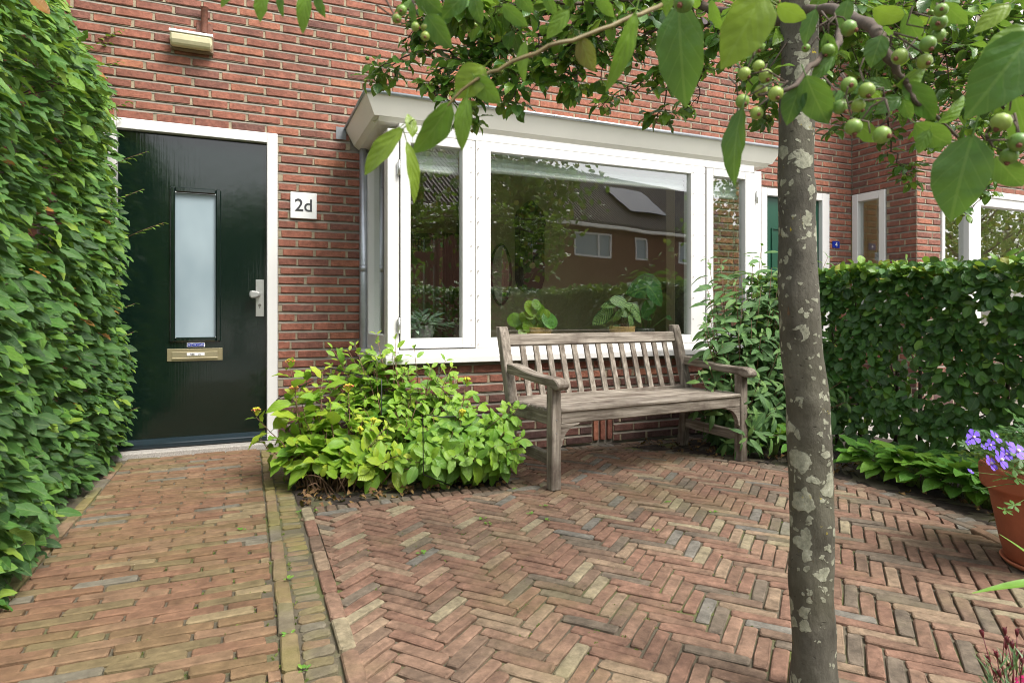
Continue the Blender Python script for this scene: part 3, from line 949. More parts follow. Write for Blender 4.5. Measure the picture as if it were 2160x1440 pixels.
t = MB(); t.box(-0.379, -0.269, DY - .006, DY + .001, 0.697, 0.729, .003); t = hb(t, 'name_plate', M['sign_white'], door)
t2 = MB(); t2.box(-0.374, -0.274, DY - .008, DY - .0055, 0.702, 0.724); hb(t2, 'name_plate_field', M['sign_blue'], door)
text('lettering', 'M.C.W. Loder', (-0.324, DY - .0092, 0.713), 0.0165, M['sign_white'], door, shear=0.35)
t = MB(); t.box(-0.378, -0.270, DY - .0135, DY - .0108, 0.641, 0.660); hb(t, 'slot_sticker', M['sign_white'], door)
text('lettering', 'NEE     JA', (-0.326, DY - .0145, 0.650), 0.0165, M['black_ink'], door)

# ------------------------------------------------------------------ bay window
FY = 3.92                                        # outer face of the bay frame
BX0, BX1 = 0.815, 3.92
bm_ = MB()
bm_.box(BX0, 0.888, FY, FY + .09, 0.675, 2.10, .003)                 # left corner post
bm_.box(3.845, BX1, FY, FY + .09, 0.675, 2.10, .003)                 # right corner post
bm_.box(0.889, 3.844, FY + .001, FY + .09, 2.085, 2.14, .003)          # head
bm_.box(0.889, 3.844, FY + .001, FY + .09, 0.640, 0.694, .003)         # bottom rail
bm_.box(1.407, 1.515, FY - .001, FY + .09, 0.695, 2.084, .003)         # mullion left
bm_.box(3.195, 3.335, FY - .001, FY + .09, 0.695, 2.084, .003)         # mullion right
bm_.box(1.516, 3.194, FY + .0, FY + .09, 2.020, 2.084, .003)
bm_.box(1.516, 3.194, FY + .0, FY + .09, 0.695, 0.762, .003)
for xs in (BX0, 3.83):                                                     # side frames towards the wall
    bm_.box(xs, xs + .09, FY + .091, 4.02, 0.675, 2.10)
    bm_.box(xs, xs + .09, 4.60, WALL_Y + .01, 0.675, 2.10)
    bm_.box(xs, xs + .09, 4.021, 4.599, 2.02, 2.10); bm_.box(xs, xs + .09, 4.021, 4.599, 0.675, 0.78)
bay = hb(bm_, 'bay_window', M['white'])
for x0, x1 in ((0.895, 1.400), (3.342, 3.839)):                            # opening sashes, a little proud
    s_ = MB()
    s_.box(x0, x0 + .066, FY - .012, FY + .06, 0.701, 2.077, .004); s_.box(x1 - .09 if x0 < 2 else x1 - .105, x1, FY - .012, FY + .06, 0.701, 2.077, .004)
    xr = x1 - .09 if x0 < 2 else x1 - .105
    s_.box(x0 + .0665, xr - .0005, FY - .0115, FY + .06, 2.018, 2.0765, .003); s_.box(x0 + .0665, xr - .0005, FY - .0115, FY + .06, 0.7015, 0.766, .003)
    so = hb(s_, 'sash', M['white'], bay)
for x0, x1, z0, z1 in ((0.955, 1.315, 0.762, 2.02), (1.514, 3.196, 0.760, 2.022), (3.400, 3.74, 0.762, 2.02)):
    p = MB(); p.box(x0, x1, FY + .028, FY + .034, z0, z1); hb(p, 'pane', M['glass'], bay)
for xs in (BX0 + .04, 3.87):
    p = MB(); p.box(xs, xs + .006, 4.018, 4.602, 0.778, 2.022); hb(p, 'pane', M['glass'], bay)
p = MB()
for z in np.linspace(0.72, 2.03, 9):
    for x in (1.370, 1.423):
        p.tube([(x, FY - .016, z), (x, FY - .002, z)], .0038, 8)
    for x in (3.215, 3.322): p.tube([(x, FY - .006, z), (x, FY + .002, z)], .0038, 8)
hb(p, 'screw', plain('screw_heads', (0.42, 0.4, 0.37), .5, .5), bay)
for x, zs in ((0.885, (0.80, 1.80)), (3.850, (0.80, 1.83))):
    for z in zs:
        p = MB(); p.tube([(x, FY - .02, z), (x, FY - .02, z + .10)], .008, 10); p.box(x - .012, x + .012, FY - .016, FY - .012, z + .012, z + .088); hb(p, 'hinge', M['steel'], bay)
p = MB(); p.box(1.404, 1.4075, FY - .013, FY - .003, .70, 2.08); hb(p, 'draught_strip', M['cream'], bay)
p = MB()
p.prism([(3.775, 0.612), (3.775, 0.655), (3.785, 0.664), (FY - .012, 0.672), (4.0, 0.672), (4.0, 0.612)], 0, 0.775, 3.965, .004)
hb(p, 'sill', M['white'], bay)
p = MB(); p.prism([(0.755, 0.612), (0.755, 0.655), (0.765, 0.664), (BX0, 0.672), (BX0 + .06, 0.672), (BX0 + .06, 0.612)], 1, 4.001, WALL_Y, .0); hb(p, 'sill', M['white'], bay)
# cornice: splayed fascia, soffit, zinc edge
CX0, CX1, CY = 0.668, 4.075, 3.845
bot = [(0.73, 3.905, 2.168), (4.02, 3.905, 2.168), (4.02, WALL_Y, 2.168), (0.73, WALL_Y, 2.168)]
top = [(CX0, CY, 2.285), (CX1, CY, 2.285), (CX1, WALL_Y, 2.285), (CX0, WALL_Y, 2.285)]
f = MB()
vb = [f.bm.verts.new(q) for q in bot]; vt = [f.bm.verts.new(q) for q in top]
for q in ((vb[0], vb[1], vt[1], vt[0]), (vb[1], vb[2], vt[2], vt[1]), (vb[3], vb[0], vt[0], vt[3]), (vb[3], vb[2], vb[1], vb[0]), (vt[0], vt[1], vt[2], vt[3])): f.bm.faces.new(q)
hb(f, 'fascia', M['cream'], bay)
f = MB(); f.prism([(3.907, 2.167), (3.935, 2.142), (4.03, 2.142), (4.03, 2.167)], 0, 0.76, 3.99)
f.prism([(0.732, 2.167), (0.765, 2.142), (0.9, 2.142), (0.9, 2.167)], 1, 4.031, WALL_Y)
f.prism([(3.85, 2.142), (3.99, 2.142), (4.018, 2.167), (3.85, 2.167)], 1, 4.031, WALL_Y)
hb(f, 'soffit', M['cream'], bay)
f = MB(); f.prism([(CX0 - .004, CY - .004), (CX1 + .004, CY - .004), (CX1 + .004, WALL_Y), (CX0 - .004, WALL_Y)], 2, 2.286, 2.296)
f.tube([(CX0 - .006, CY - .006, 2.292), (CX1 + .006, CY - .006, 2.292)], .0115, 12); f.tube([(CX0 - .006, CY - .006, 2.292), (CX0 - .006, WALL_Y - .01, 2.292)], .009, 10)
f.tube([(CX1 + .006, CY - .006, 2.292), (CX1 + .006, WALL_Y - .01, 2.292)], .009, 10)
for x in (1.15, 1.95, 2.75, 3.55): f.tube([(x, CY - .006, 2.292), (x + .012, CY - .006, 2.292)], .0128, 12)
hb(f, 'zinc_roof', M['zinc'], bay)
f = MB(); f.box(0.60, 0.672, WALL_Y - .004, WALL_Y + .004, 2.21, 2.30); hb(f, 'lead_flashing', M['lead'], bay)
f = MB()
f.tube([(0.796, 4.672, 0.02), (0.796, 4.672, 2.16)], .032, 18)
f.tube([(0.796, 4.672, 1.235), (0.796, 4.672, 1.285)], .034, 18)
hb(f, 'downpipe', M['zinc'])

# ------------------------------------------------------------------ neighbour's doors and windows
f = MB()
f.box(4.70, 4.775, WALL_Y - .012, WALL_Y + .1, 0, 2.18, .004); f.box(5.535, 5.638, WALL_Y - .012, WALL_Y + .1, 0, 2.18, .004); f.box(4.776, 5.534, WALL_Y - .011, WALL_Y + .1, 2.105, 2.179, .003)
hb(f, 'door_frame', M['white'], house4)
f = MB(); f.box(4.776, 5.534, WALL_Y + .035, WALL_Y + .08, 0.03, 2.104)
f.box(4.87, 4.885, WALL_Y + .022, WALL_Y + .036, 0.5, 1.79, .003); f.box(5.42, 5.435, WALL_Y + .022, WALL_Y + .036, 0.5, 1.79, .003); f.box(4.886, 5.419, WALL_Y + .022, WALL_Y + .036, 1.775, 1.79, .003)
hb(f, 'front_door', M['green_door'], house4)
f = MB()
xa, xb = PROJ_X - .014, PROJ_X + .09
f.box(xa, xb, 4.632, 4.70, 0.8, 2.192, .004); f.box(xa, xb, 4.328, 4.394, 0.8, 2.192, .004); f.box(xa + .001, xb, 4.395, 4.631, 2.112, 2.191, .003); f.box(xa + .001, xb, 4.395, 4.631, 0.8, 0.86)
sw = hb(f, 'side_window', M['white'], house4)
f = MB(); f.box(PROJ_X + .03, PROJ_X + .036, 4.39, 4.635, .85, 2.115); hb(f, 'pane', M['glass'], sw)
f = MB(); f.box(PROJ_X + .045, PROJ_X + .047, 4.42, 4.48, 1.48, 1.56); f = hb(f, 'sticker', plain('pale_blue_sticker', (0.5, 0.6, 0.66), .6, var=.02), sw)
text('lettering', 'N', (PROJ_X + .043, 4.45, 1.52), .06, plain('sticker_ink', (0.2, 0.32, 0.42), .6, var=0), sw, rot=(math.pi / 2, 0, -math.pi / 2))
f = MB()
f.box(6.35, 6.395, PROJ_Y - .012, PROJ_Y + .1, 0.7, 2.199, .004); f.box(6.77, 6.965, PROJ_Y - .012, PROJ_Y + .1, 0.7, 2.13, .004)
f.box(6.396, 9.3, PROJ_Y - .0115, PROJ_Y + .1, 2.131, 2.198, .003); f.box(6.396, 6.769, PROJ_Y + .0, PROJ_Y + .1, 2.02, 2.13, .003); f.box(6.966, 9.3, PROJ_Y + .0, PROJ_Y + .1, 2.04, 2.13, .003)
f.box(6.396, 9.3, PROJ_Y - .0115, PROJ_Y + .1, 0.7, 0.78)
fw = hb(f, 'front_window', M['white'], house4)
f = MB(); f.box(6.39, 6.775, PROJ_Y + .04, PROJ_Y + .046, .77, 2.03); hb(f, 'pane', M['glass'], fw)
f = MB(); f.box(6.96, 9.3, PROJ_Y + .04, PROJ_Y + .046, .77, 2.05); hb(f, 'pane', M['glass'], fw)
f = MB(); f.box(6.27, 9.6, 7.2, 7.3, -.05, 3.0); f.box(6.27, 9.6, PROJ_Y + .27, 7.2, 2.7, 2.8); f.box(6.27, 9.6, PROJ_Y + .27, 7.2, -.05, 0.02); f.box(9.5, 9.6, PROJ_Y + .27, 7.2, .02, 2.7); hb(f, 'room', M['plaster'], house4)

# ------------------------------------------------------------------ room behind the bay
f = MB()
f.box(2.36, 5.0, 6.2, 6.32, 0.02, 2.75)                       # wall with the clock
f.box(0.0, 2.20, 9.05, 9.15, 0.02, 2.75); f.box(2.02, 3.3, 9.05, 9.15, 2.12, 2.75); f.box(2.93, 3.1, 9.05, 9.15, 0.02, 2.75); f.box(3.1, 4.9, 9.05, 9.15, 0.02, 0.5); f.box(3.1, 5.0, 9.05, 9.15, 2.4, 2.75); f.box(4.9, 5.0, 9.05, 9.15, .02, 2.4)  # back wall; wide unseen opening behind the clock wall added to brighten the room
f.box(-0.1, 0.0, 4.98, 9.2, 0.02, 2.75); f.box(5.0, 5.1, 4.98, 9.2, 0.02, 2.75)
f.box(0.91, 3.82, FY + .2, 4.9, 2.30, 2.34)
hb(f, 'room_wall', M['plaster'])
f = MB(); f.box(-0.1, 5.1, 4.97, 9.2, 2.76, 2.85); hb(f, 'room_ceiling', M['ceiling'])
f = MB(); f.box(-0.1, 5.1, 4.97, 9.2, -.05, 0.019); hb(f, 'room_floor', M['floor_wood'])
f = MB(); f.box(0.90, 3.83, FY + .05, 4.50, 0.66, 0.745, .004); hb(f, 'window_board', M['white'])
f = MB(); f.box(0.0, 0.89, 4.975, 5.1, .02, 2.75); f.box(3.85, 5.0, 4.975, 5.1, .02, 2.75); f.box(.89, 3.85, 4.975, 5.1, 2.2, 2.75); hb(f, 'room_wall', M['plaster'])
# garden doors with a leaded light above
f = MB()
f.box(2.201, 2.23, 9.03, 9.16, .02, 2.119); f.box(2.44, 2.52, 9.03, 9.16, .02, 2.119); f.box(2.60, 2.66, 9.03, 9.16, .02, 2.119); f.box(2.231, 2.929, 9.031, 9.16, 2.06, 2.118); f.box(2.231, 2.439, 9.031, 9.16, 1.66, 1.84); f.box(2.521, 2.599, 9.031, 9.16, 1.66, 1.84); f.box(2.231, 2.439, 9.031, 9.16, .02, .5)
gd = hb(f, 'garden_window', M['grey_paint'])
f = MB()
for x in (2.27, 2.31, 2.35, 2.395, 2.54, 2.57): f.box(x, x + .006, 9.08, 9.09, 1.84, 2.06)
for z in (1.87, 1.93, 1.99, 2.035): f.box(2.231, 2.439, 9.0795, 9.0895, z, z + .006); f.box(2.521, 2.599, 9.0795, 9.0895, z, z + .006)
hb(f, 'leading', M['black_wire'], gd)
f = MB(); f.box(2.23, 2.60, 9.094, 9.099, .5, 2.06); hb(f, 'pane', M['glass'], gd)
f = MB()
pts = [(2.62 + 0.30 * i / 24, 8.72 + 0.03 * math.sin(i * 1.9)) for i in range(25)]
f.prism(pts + [(x, y + .01) for x, y in pts[::-1]], 2, .05, 2.1)
tag(hb(f, 'curtain', M['curtain']), None); 
bpy.data.objects['curtain'].parent = None; bpy.data.objects['curtain'].matrix_basis = Matrix.Identity(4)
tag(bpy.data.objects['curtain'], 'brown curtain hanging beside the garden window inside the room', 'curtain')

# things inside the room
def wall_clock():
    r = empty('pendulum_clock', (2.82, 6.19, 1.2))
    f = MB(); f.prism([(-.15, .10), (-.12, 0), (-.04, -.05), (.04, -.05), (.12, 0), (.15, .10), (.15, .66), (.17, .70), (.13, .84), (.05, .90), (0, .95), (-.05, .90), (-.13, .84), (-.17, .70), (-.15, .66)], 1, -.13, 0, .006)
    f.build('case', M['dark_wood'], r)
    f = MB(); f.tube([(0, -.131, .70), (0, -.137, .70)], .10, 28); f.build('dial', plain('clock_dial', (0.10, .085, .05), .4, var=.1), r)
    f = MB(); f.tube([(0, -.134, .56), (0, -.134, .26)], .004, 6); f.tube([(0, -.138, .24), (0, -.130, .24)], .035, 18); f.build('pendulum', M['brass'], r)
    return tag(r, 'dark carved wooden pendulum clock on the wall seen through the window', 'clock')


wall_clock()
r = empty('oval_mirror', (2.50, 6.19, 1.34))
f = MB()
n = 40
f.tube([(.115 * math.cos(2 * math.pi * k / n), -.02, .32 * math.sin(2 * math.pi * k / n)) for k in range(n + 1)], .014, 8, cap=False); f.build('frame', M['dark_wood'], r)
f = MB(); f.prism([(.115 * math.cos(2 * math.pi * k / n), .32 * math.sin(2 * math.pi * k / n)) for k in range(n)], 1, -.018, -.008); f.build('mirror_glass', M['mirror'], r)
tag(r, 'oval wall mirror with a thin dark frame left of the clock', 'mirror')
r = empty('drawer_cabinet', (2.2, 6.6, 0.02))
f = MB(); f.box(-.22, .28, 0, .4, 0, .80, .006); f.build('carcass', M['dark_wood'], r)
for i in range(2):
    for k in range(3):
        f = MB(); f.box(-.20 + i * .235, .02 + i * .235, -.012, .003, .10 + k * .23, .30 + k * .23, .004); dr = f.build('drawer', plain('drawer_front', (0.07, .05, .032), .4), r)
        f = MB(); f.tube([(-.09 + i * .235, -.03, .20 + k * .23), (-.09 + i * .235, -.012, .20 + k * .23)], .012, 10); f.build('knob', M['brass'], dr)
tag(r, 'small dark wooden cabinet of drawers standing inside behind the fern', 'cabinet')


def blind(x0, x1, zt, zb, label):
    r = empty('roller_blind', ((x0 + x1) / 2, FY + .075, zb))
    hw = (x1 - x0) / 2
    f = MB(); ys = [.0, .016, .004, .02, .006]
    k = len(ys)
    pts = [(ys[i] , .022 + (zt - zb - .022) * i / (k - 1)) for i in range(k)]
    f.prism(pts + [(y + .003, z) for y, z in pts[::-1]], 0, -hw, hw); f.build('cloth', M['blind'], r)
    f = MB(); f.tube([(-hw, .004, .008), (hw, .004, .008)], .014, 12); f.build('bottom_bar', M['white'], r)
    return tag(r, label, 'blind', 'white blinds drawn up in the bay window')


blind(.96, 1.31, 2.0, 1.86, 'short white roller blind drawn up in the narrow left bay sash')
blind(1.52, 3.19, 2.0, 1.90, 'wide white roller blind drawn up behind the big middle pane')
blind(3.41, 3.73, 2.0, 1.87, 'short white roller blind drawn up in the narrow right bay sash')

# ------------------------------------------------------------------ things fixed to the facade
r = empty('wall_lamp', (-.343, WALL_Y, 2.685))
f = MB(); f.box(-.13, .13, -.035, 0, .0, .115, .008); f.build('base', plain('lamp_base', (.2, .14, .09), .6), r)
f = MB(); f.prism([(-.036, .012), (-.036, .112), (-.085, .104), (-.112, .085), (-.105, .03), (-.075, .004)], 0, -.125, .125, .012); f.build('cover', M['lamp_glass'], r)
f = MB(); f.prism([(-.034, .105), (-.034, .12), (-.088, .113), (-.116, .092), (-.113, .084), (-.087, .102)], 0, -.13, .13, .002); f.build('cover_rim', M['sign_white'], r)
tag(r, 'cream rectangular outdoor lamp on the brick wall above the front door', 'lamp')
r = empty('flag_holder', (-.268, WALL_Y, 2.825))
f = MB(); f.box(-.05, .05, -.007, 0, -.03, .075, .002); f.build('plate', M['rust'], r)
f = MB(); f.tube([(0, -.022, .0), (0, -.045, .155), (0, -.047, .165)], [.021, .021, .026], 16, cap=False); f.tube([(0, -.022, .002), (0, -.044, .150)], .015, 12); f.build('socket', M['rust'], r)
tag(r, 'rusty brown metal flagpole socket on the wall just above the lamp', 'flag holder')
r = empty('house_number', (.3725, WALL_Y - .012, 1.702))
f = MB(); f.box(-.0905, .0905, 0, .012, -.094, .094, .003); f.build('plate', M['sign_white'], r)
text('lettering', '2d', (.3725, WALL_Y - .0135, 1.700), .125, M['black_ink'], r, offset=0.001)
tag(r, 'square white house number plate reading 2d beside the front door', 'house number')
r = empty('house_number', (5.74, WALL_Y - .008, 1.654))
f = MB(); f.box(-.053, .053, 0, .008, -.036, .036, .002); f.build('plate', M['sign_blue'], r)
text('lettering', '4', (5.74, WALL_Y - .0095, 1.653), .068, M['sign_white'], r, sx=.95)
tag(r, 'small blue enamel house number 4 beside the green door', 'house number')

# ------------------------------------------------------------------ paving
RUP = lambda a: np.array([[math.cos(a), -math.sin(a), 0], [math.sin(a), math.cos(a), 0], [0, 0, 1]])
pav_protos = [brick_proto(0.1870, 0.0424, 0.04, 0.0032, 0.0026, 50 + s, corner=.006) for s in range(8)]
long_protos = [brick_proto(0.195, 0.047, 0.05, 0.004, 0.0025, 80 + s, corner=.008) for s in range(6)]
head_protos = [brick_proto(0.088, 0.043, 0.05, 0.004, 0.003, 110 + s, corner=.009) for s in range(6)]


def heave(x, y):
    return 0.0022 * math.sin(2.1 * x + 1.3 * y) + 0.0015 * math.sin(4.7 * y - 2.2 * x)


def tilt(rot, amt=0.012):
    ax, ay = random.gauss(0, amt), random.gauss(0, amt)
    return np.array(Matrix.Rotation(ax, 3, 'X') @ Matrix.Rotation(ay, 3, 'Y')) @ rot


b = MB(); b.box(-0.90, 0.235, 0.1, 4.62, -.058, -0.0095)
path = tag(b.build('path', M['joint']), 'brick path laid in straight courses to the front door', kind='structure')
pos, rot, scl, pid, tint = [], [], [], [], []
k = 0
drift = 0.0
y = 4.585
while y > 0.15:
    drift = .75 * drift + random.gauss(0, .016)
    off = (k % 2) * 0.1 + drift + .03
    x = -0.715 - off
    while x < 0.07:
        l, r_ = max(x, -.703), min(x + .190, .079 - random.uniform(0, .004))
        if r_ - l > .03:
            cx = (l + r_) / 2
            pos.append((cx, y + random.gauss(0, .0012), heave(cx, y) + random.gauss(0, .0012)))
            rot.append(tilt(RUP(random.gauss(0, .008)))); scl.append(((r_ - l) / .187, random.uniform(1.0, 1.07), 1)); pid.append(random.randrange(8))
            tint.append(random.choice([.05, .25, .35, .4, .45, .55, .6, .6, .65, .7, .75, .8, .85, .95]))
        x = x + .19 + random.uniform(.005, .011) if l > -.703 or x > -.75 else x + .197
    y -= .0515
    k += 1
scatter(path, 'paving_brick', pav_protos, pos, rot, scl, pid, tint, M['path_paver'], 300, 'paving')
pos, rot, scl, pid, tint = [], [], [], [], []
for xx, z in ((-.735, .002), (.108, .004)):
    y = 4.50
    while y > 0.15:
        l = random.uniform(.185, .2)
        pos.append((xx, y - l / 2, z + heave(xx, y) + random.gauss(0, .0015))); rot.append(tilt(RUP(math.pi / 2 + random.gauss(0, .012)), .02)); scl.append((l / .2, random.uniform(.98, 1.06), 1)); pid.append(random.randrange(6)); tint.append(random.random())
        y -= l + .007
scatter(path, 'kerb_brick', long_protos, pos, rot, scl, pid, tint, M['kerb_paver'], 300, 'kerb')
pos, rot, scl, pid, tint = [], [], [], [], []
y = 4.5
while y > 0.15:
    pos.append((.179 + random.gauss(0, .002), y, -.004 + heave(.18, y) + random.gauss(0, .002))); rot.append(tilt(RUP(random.gauss(0, .03)), .035)); scl.append((random.uniform(.85, .98), random.uniform(.8, 1.05), 1)); pid.append(random.randrange(6)); tint.append(random.uniform(0, .7))
    y -= random.uniform(.048, .056)
scatter(path, 'gutter_brick', head_protos, pos, rot, scl, pid, tint, M['kerb_paver'], 300, 'gutter')

# terrace in herringbone, bounded by the strip, the bed, the bay and the curved border
b = MB()
b.box(0.235, 3.4, -0.4, 3.83, -.057, -.0095)
terrace = tag(b.build('terrace', M['joint']), 'brick terrace laid in herringbone in front of the bay window', kind='structure')


def clip(poly, nx, ny, c):
    """keep nx*x + ny*y <= c"""
    out = []
    for i in range(len(poly)):
        a, b_ = poly[i], poly[(i + 1) % len(poly)]
        da, db = nx * a[0] + ny * a[1] - c, nx * b_[0] + ny * b_[1] - c
        if da <= 0: out.append(a)
        if (da < 0) != (db < 0) and abs(da - db) > 1e-9:
            t = da / (da - db); out.append((a[0] + (b_[0] - a[0]) * t, a[1] + (b_[1] - a[1]) * t))
    return out


ARC = (1.35, 2.25, 1.60)                                   # centre and radius of the curved border


def bounds(cx, cy):
    cons = [(-1, 0, -.284)]
    if cx < 1.46 and not (cx > 1.435 and cy < 3.0): cons.append((0, 1, 2.975))
    elif cy > 2.98: cons.append((-1, 0, -1.462))
    cons.append((0, 1, 3.665))
    dx, dy = cx - ARC[0], cy - ARC[1]
    d_ = math.hypot(dx, dy)
    if d_ > ARC[2] - .25 and dx > 0:
        cons.append((dx / d_, dy / d_, (dx * ARC[0] + dy * ARC[1]) / d_ + ARC[2]))
    return cons


HW, HL = .0455, .182
ang = R_(-50)
ca, sa = math.cos(ang), math.sin(ang)
pos, rot, scl, pid, tint = [], [], [], [], []
cut = MB()
ncut = 0
cut_layer = []
for i in range(-76, 80):
    for j in range(-76, 80):
        # 4:1 herringbone on a grid of brick widths
        q_ = (i + j) % 8
        for horiz in (True, False):
            if q_ != (0 if horiz else 4): continue
            if horiz: lx, ly, da = i * HW + HL / 2, j * HW + HW / 2, 0.0
            else: lx, ly, da = i * HW + HW / 2, j * HW + HL / 2, math.pi / 2
            X, Y = .9 + ca * lx - sa * ly, 2.0 + sa * lx + ca * ly
            if not (.1 < X < 3.2 and .25 < Y < 3.8): continue
            a = ang + da
            hx, hy = .0875, .0200
            cons = bounds(X, Y)
            rect = [(X + math.cos(a) * sx * hx - math.sin(a) * sy * hy, Y + math.sin(a) * sx * hx + math.cos(a) * sy * hy) for sx, sy in ((-1, -1), (1, -1), (1, 1), (-1, 1))]
            poly = rect
            for nx, ny, c_ in cons: poly = clip(poly, nx, ny, c_)
            if len(poly) < 3: continue
            area = abs(sum(poly[q][0] * poly[(q + 1) % len(poly)][1] - poly[(q + 1) % len(poly)][0] * poly[q][1] for q in range(len(poly)))) / 2
            tn = random.choice([.0, .1, .2, .3, .35, .4, .45, .45, .5, .5, .55, .55, .6, .6, .62, .65, .65, .7, .72, .75, .8, .85, .88, .9, .95, .12])
            z = heave(X, Y) + random.gauss(0, .0012)
            if area > .0035 * .985:
                pos.append((X, Y, z)); rot.append(tilt(RUP(a + random.gauss(0, .008)), .01)); scl.append((random.uniform(.92, .945), random.uniform(.915, .985), 1)); pid.append(random.randrange(8)); tint.append(tn)
            elif area > .0005:
                cut_layer.append((poly, z, tn))
scatter(terrace, 'paving_brick', pav_protos, pos, rot, scl, pid, tint, M['paver'], 300, 'paving')
V, L, T, TI = [], [], [], []
for poly, z, tn in cut_layer:
    k = len(V); n = len(poly)
    s = sum(poly[q][0] * poly[(q + 1) % n][1] - poly[(q + 1) % n][0] * poly[q][1] for q in range(n))
    if s < 0: poly = poly[::-1]
    cx, cy = sum(p[0] for p in poly) / n, sum(p[1] for p in poly) / n
    V += [(cx + (p[0] - cx) * .94, cy + (p[1] - cy) * .94, z) for p in poly] + [(p[0], p[1], z - .005) for p in poly] + [(p[0], p[1], z - .04) for p in poly]
    L += list(range(k, k + n)); T.append(n)
    for o_ in (0, n):
        for q in range(n): L += [k + o_ + q, k + o_ + n + q, k + o_ + n + (q + 1) % n, k + o_ + (q + 1) % n]; T.append(4)
    TI += [tn] * (3 * n)
me = raw_mesh('cut_paving', np.array(V), np.array(L), np.array(T), np.zeros((len(L), 2)), np.array(TI), M['paver'], False)
tag(link('cut_paving', me, terrace), kind='stuff')
# borders of the terrace
pos, rot, scl, pid, tint = [], [], [], [], []


def run(pts, lo, step_l, wid, protos, jit, tn):
    for (x0, y0), (x1, y1) in zip(pts, pts[1:]):
        d_ = math.hypot(x1 - x0, y1 - y0); a = math.atan2(y1 - y0, x1 - x0)
        nn = max(1, round(d_ / step_l))
        for q in range(nn):
            t_ = (q + .5) / nn
            x, y = x0 + (x1 - x0) * t_, y0 + (y1 - y0) * t_
            pos.append((x, y, lo + heave(x, y) + random.gauss(0, .0015))); rot.append(tilt(RUP(a + wid + random.gauss(0, jit)), .02))
            scl.append(((d_ / nn - .007) / .195 if wid == 0 else .95, 1.0 if wid == 0 else (d_ / nn - .006) / .047, 1)); pid.append(random.randrange(6)); tint.append(tn())


run([(.256, 3.11), (.256, .2)], .004, .2, 0, long_protos, .01, lambda: random.uniform(.2, 1))
run([(.29, 3.0), (1.44, 2.998)], .004, .2, 0, long_protos, .01, lambda: random.uniform(0, .6))
run([(1.438, 3.03), (1.438, 3.66)], .004, .2, 0, long_protos, .01, lambda: random.uniform(0, .5))
run([(1.47, 3.69), (3.1, 3.69)], .002, .2, 0, long_protos, .01, lambda: random.uniform(0, .5))
arc = [(ARC[0] + (ARC[2] + .026) * math.cos(t_), ARC[1] + (ARC[2] + .026) * math.sin(t_)) for t_ in np.linspace(R_(58), R_(-78), 20)]
run(arc, .004, .2, 0, long_protos, .008, lambda: random.uniform(.1, .7))
scatter(terrace, 'border_brick', long_protos, pos, rot, scl, pid, tint, M['paver'], 300, 'border')
pos, rot, scl, pid, tint = [], [], [], [], []


def heads(pts, step_l, lo):
    for (x0, y0), (x1, y1) in zip(pts, pts[1:]):
        d_ = math.hypot(x1 - x0, y1 - y0); a = math.atan2(y1 - y0, x1 - x0)
        nn = max(1, round(d_ / step_l))
        for q in range(nn):
            t_ = (q + .5) / nn
            x, y = x0 + (x1 - x0) * t_, y0 + (y1 - y0) * t_
            pos.append((x, y, lo + heave(x, y) + random.gauss(0, .002))); rot.append(tilt(RUP(a + math.pi / 2 + random.gauss(0, .03)), .025)); scl.append((random.uniform(.92, 1), (d_ / nn - .007) / .043, 1)); pid.append(random.randrange(6)); tint.append(random.uniform(0, .45))


heads([(.29, 3.075), (1.39, 3.073)], .052, .0)
heads([(1.385, 3.13), (1.385, 3.66)], .052, .0)
heads([(1.47, 3.765), (3.1, 3.765)], .055, -.002)
heads([(ARC[0] + (ARC[2] + .10) * math.cos(t_), ARC[1] + (ARC[2] + .10) * math.sin(t_)) for t_ in np.linspace(R_(58), R_(-78), 20)], .056, -.002)
scatter(terrace, 'header_brick', head_protos, pos, rot, scl, pid, tint, M['paver'], 300, 'border')

# planting beds
def bed(name, poly, label):
    bm2 = bmesh.new()
    vs = [bm2.verts.new((x, y, .0)) for x, y in poly]
    f_ = bm2.faces.new(vs)
    bmesh.ops.triangulate(bm2, faces=[f_])
    for _ in range(4): bmesh.ops.subdivide_edges(bm2, edges=[e for e in bm2.edges if e.calc_length() > .06], cuts=1, use_grid_fill=True)
    for v in bm2.verts:
        v.co.z += .008 * math.sin(v.co.x * 17 + 3 * v.co.y) * math.cos(v.co.y * 13) + random.uniform(-.006, .006) - .008
    me_ = bpy.data.meshes.new(name); bm2.to_mesh(me_); bm2.free(); me_.materials.append(M['soil'])
    return tag(link(name, me_), label, kind='structure')


bed('flower_bed', [(.225, 3.115), (1.34, 3.115), (1.34, 3.86), (.86, 3.86), (.86, 4.70), (.225, 4.70)], 'dark soil bed with dry leaves in front of the bay window')
arcb = [(ARC[0] + (ARC[2] + .15) * math.cos(t_), ARC[1] + (ARC[2] + .15) * math.sin(t_)) for t_ in np.linspace(R_(-70), R_(56), 26)]
bed('flower_bed', arcb + [(2.2, 3.83), (3.9, 3.84), (4.4, 3.84), (4.4, .6)], 'dark soil bed along the curved edge of the terrace')

# ------------------------------------------------------------------ bench
bench = empty('garden_bench', (2.175, 2.98, 0), R_(4.6))
tag(bench, 'weathered grey wooden garden bench with slatted back and curved arms under the bay window', 'bench')
BL = 1.44
hx = BL / 2
LEG = .058


def bb(mb, name, ax, parent=bench):
    return mb.build(name, M['wood_' + 'xyz'[ax]], parent)


def rear_y(z):
    if z < .40: return .475 + .045 * (.40 - z) / .40
    return .475 + .135 * (z - .40) / .45


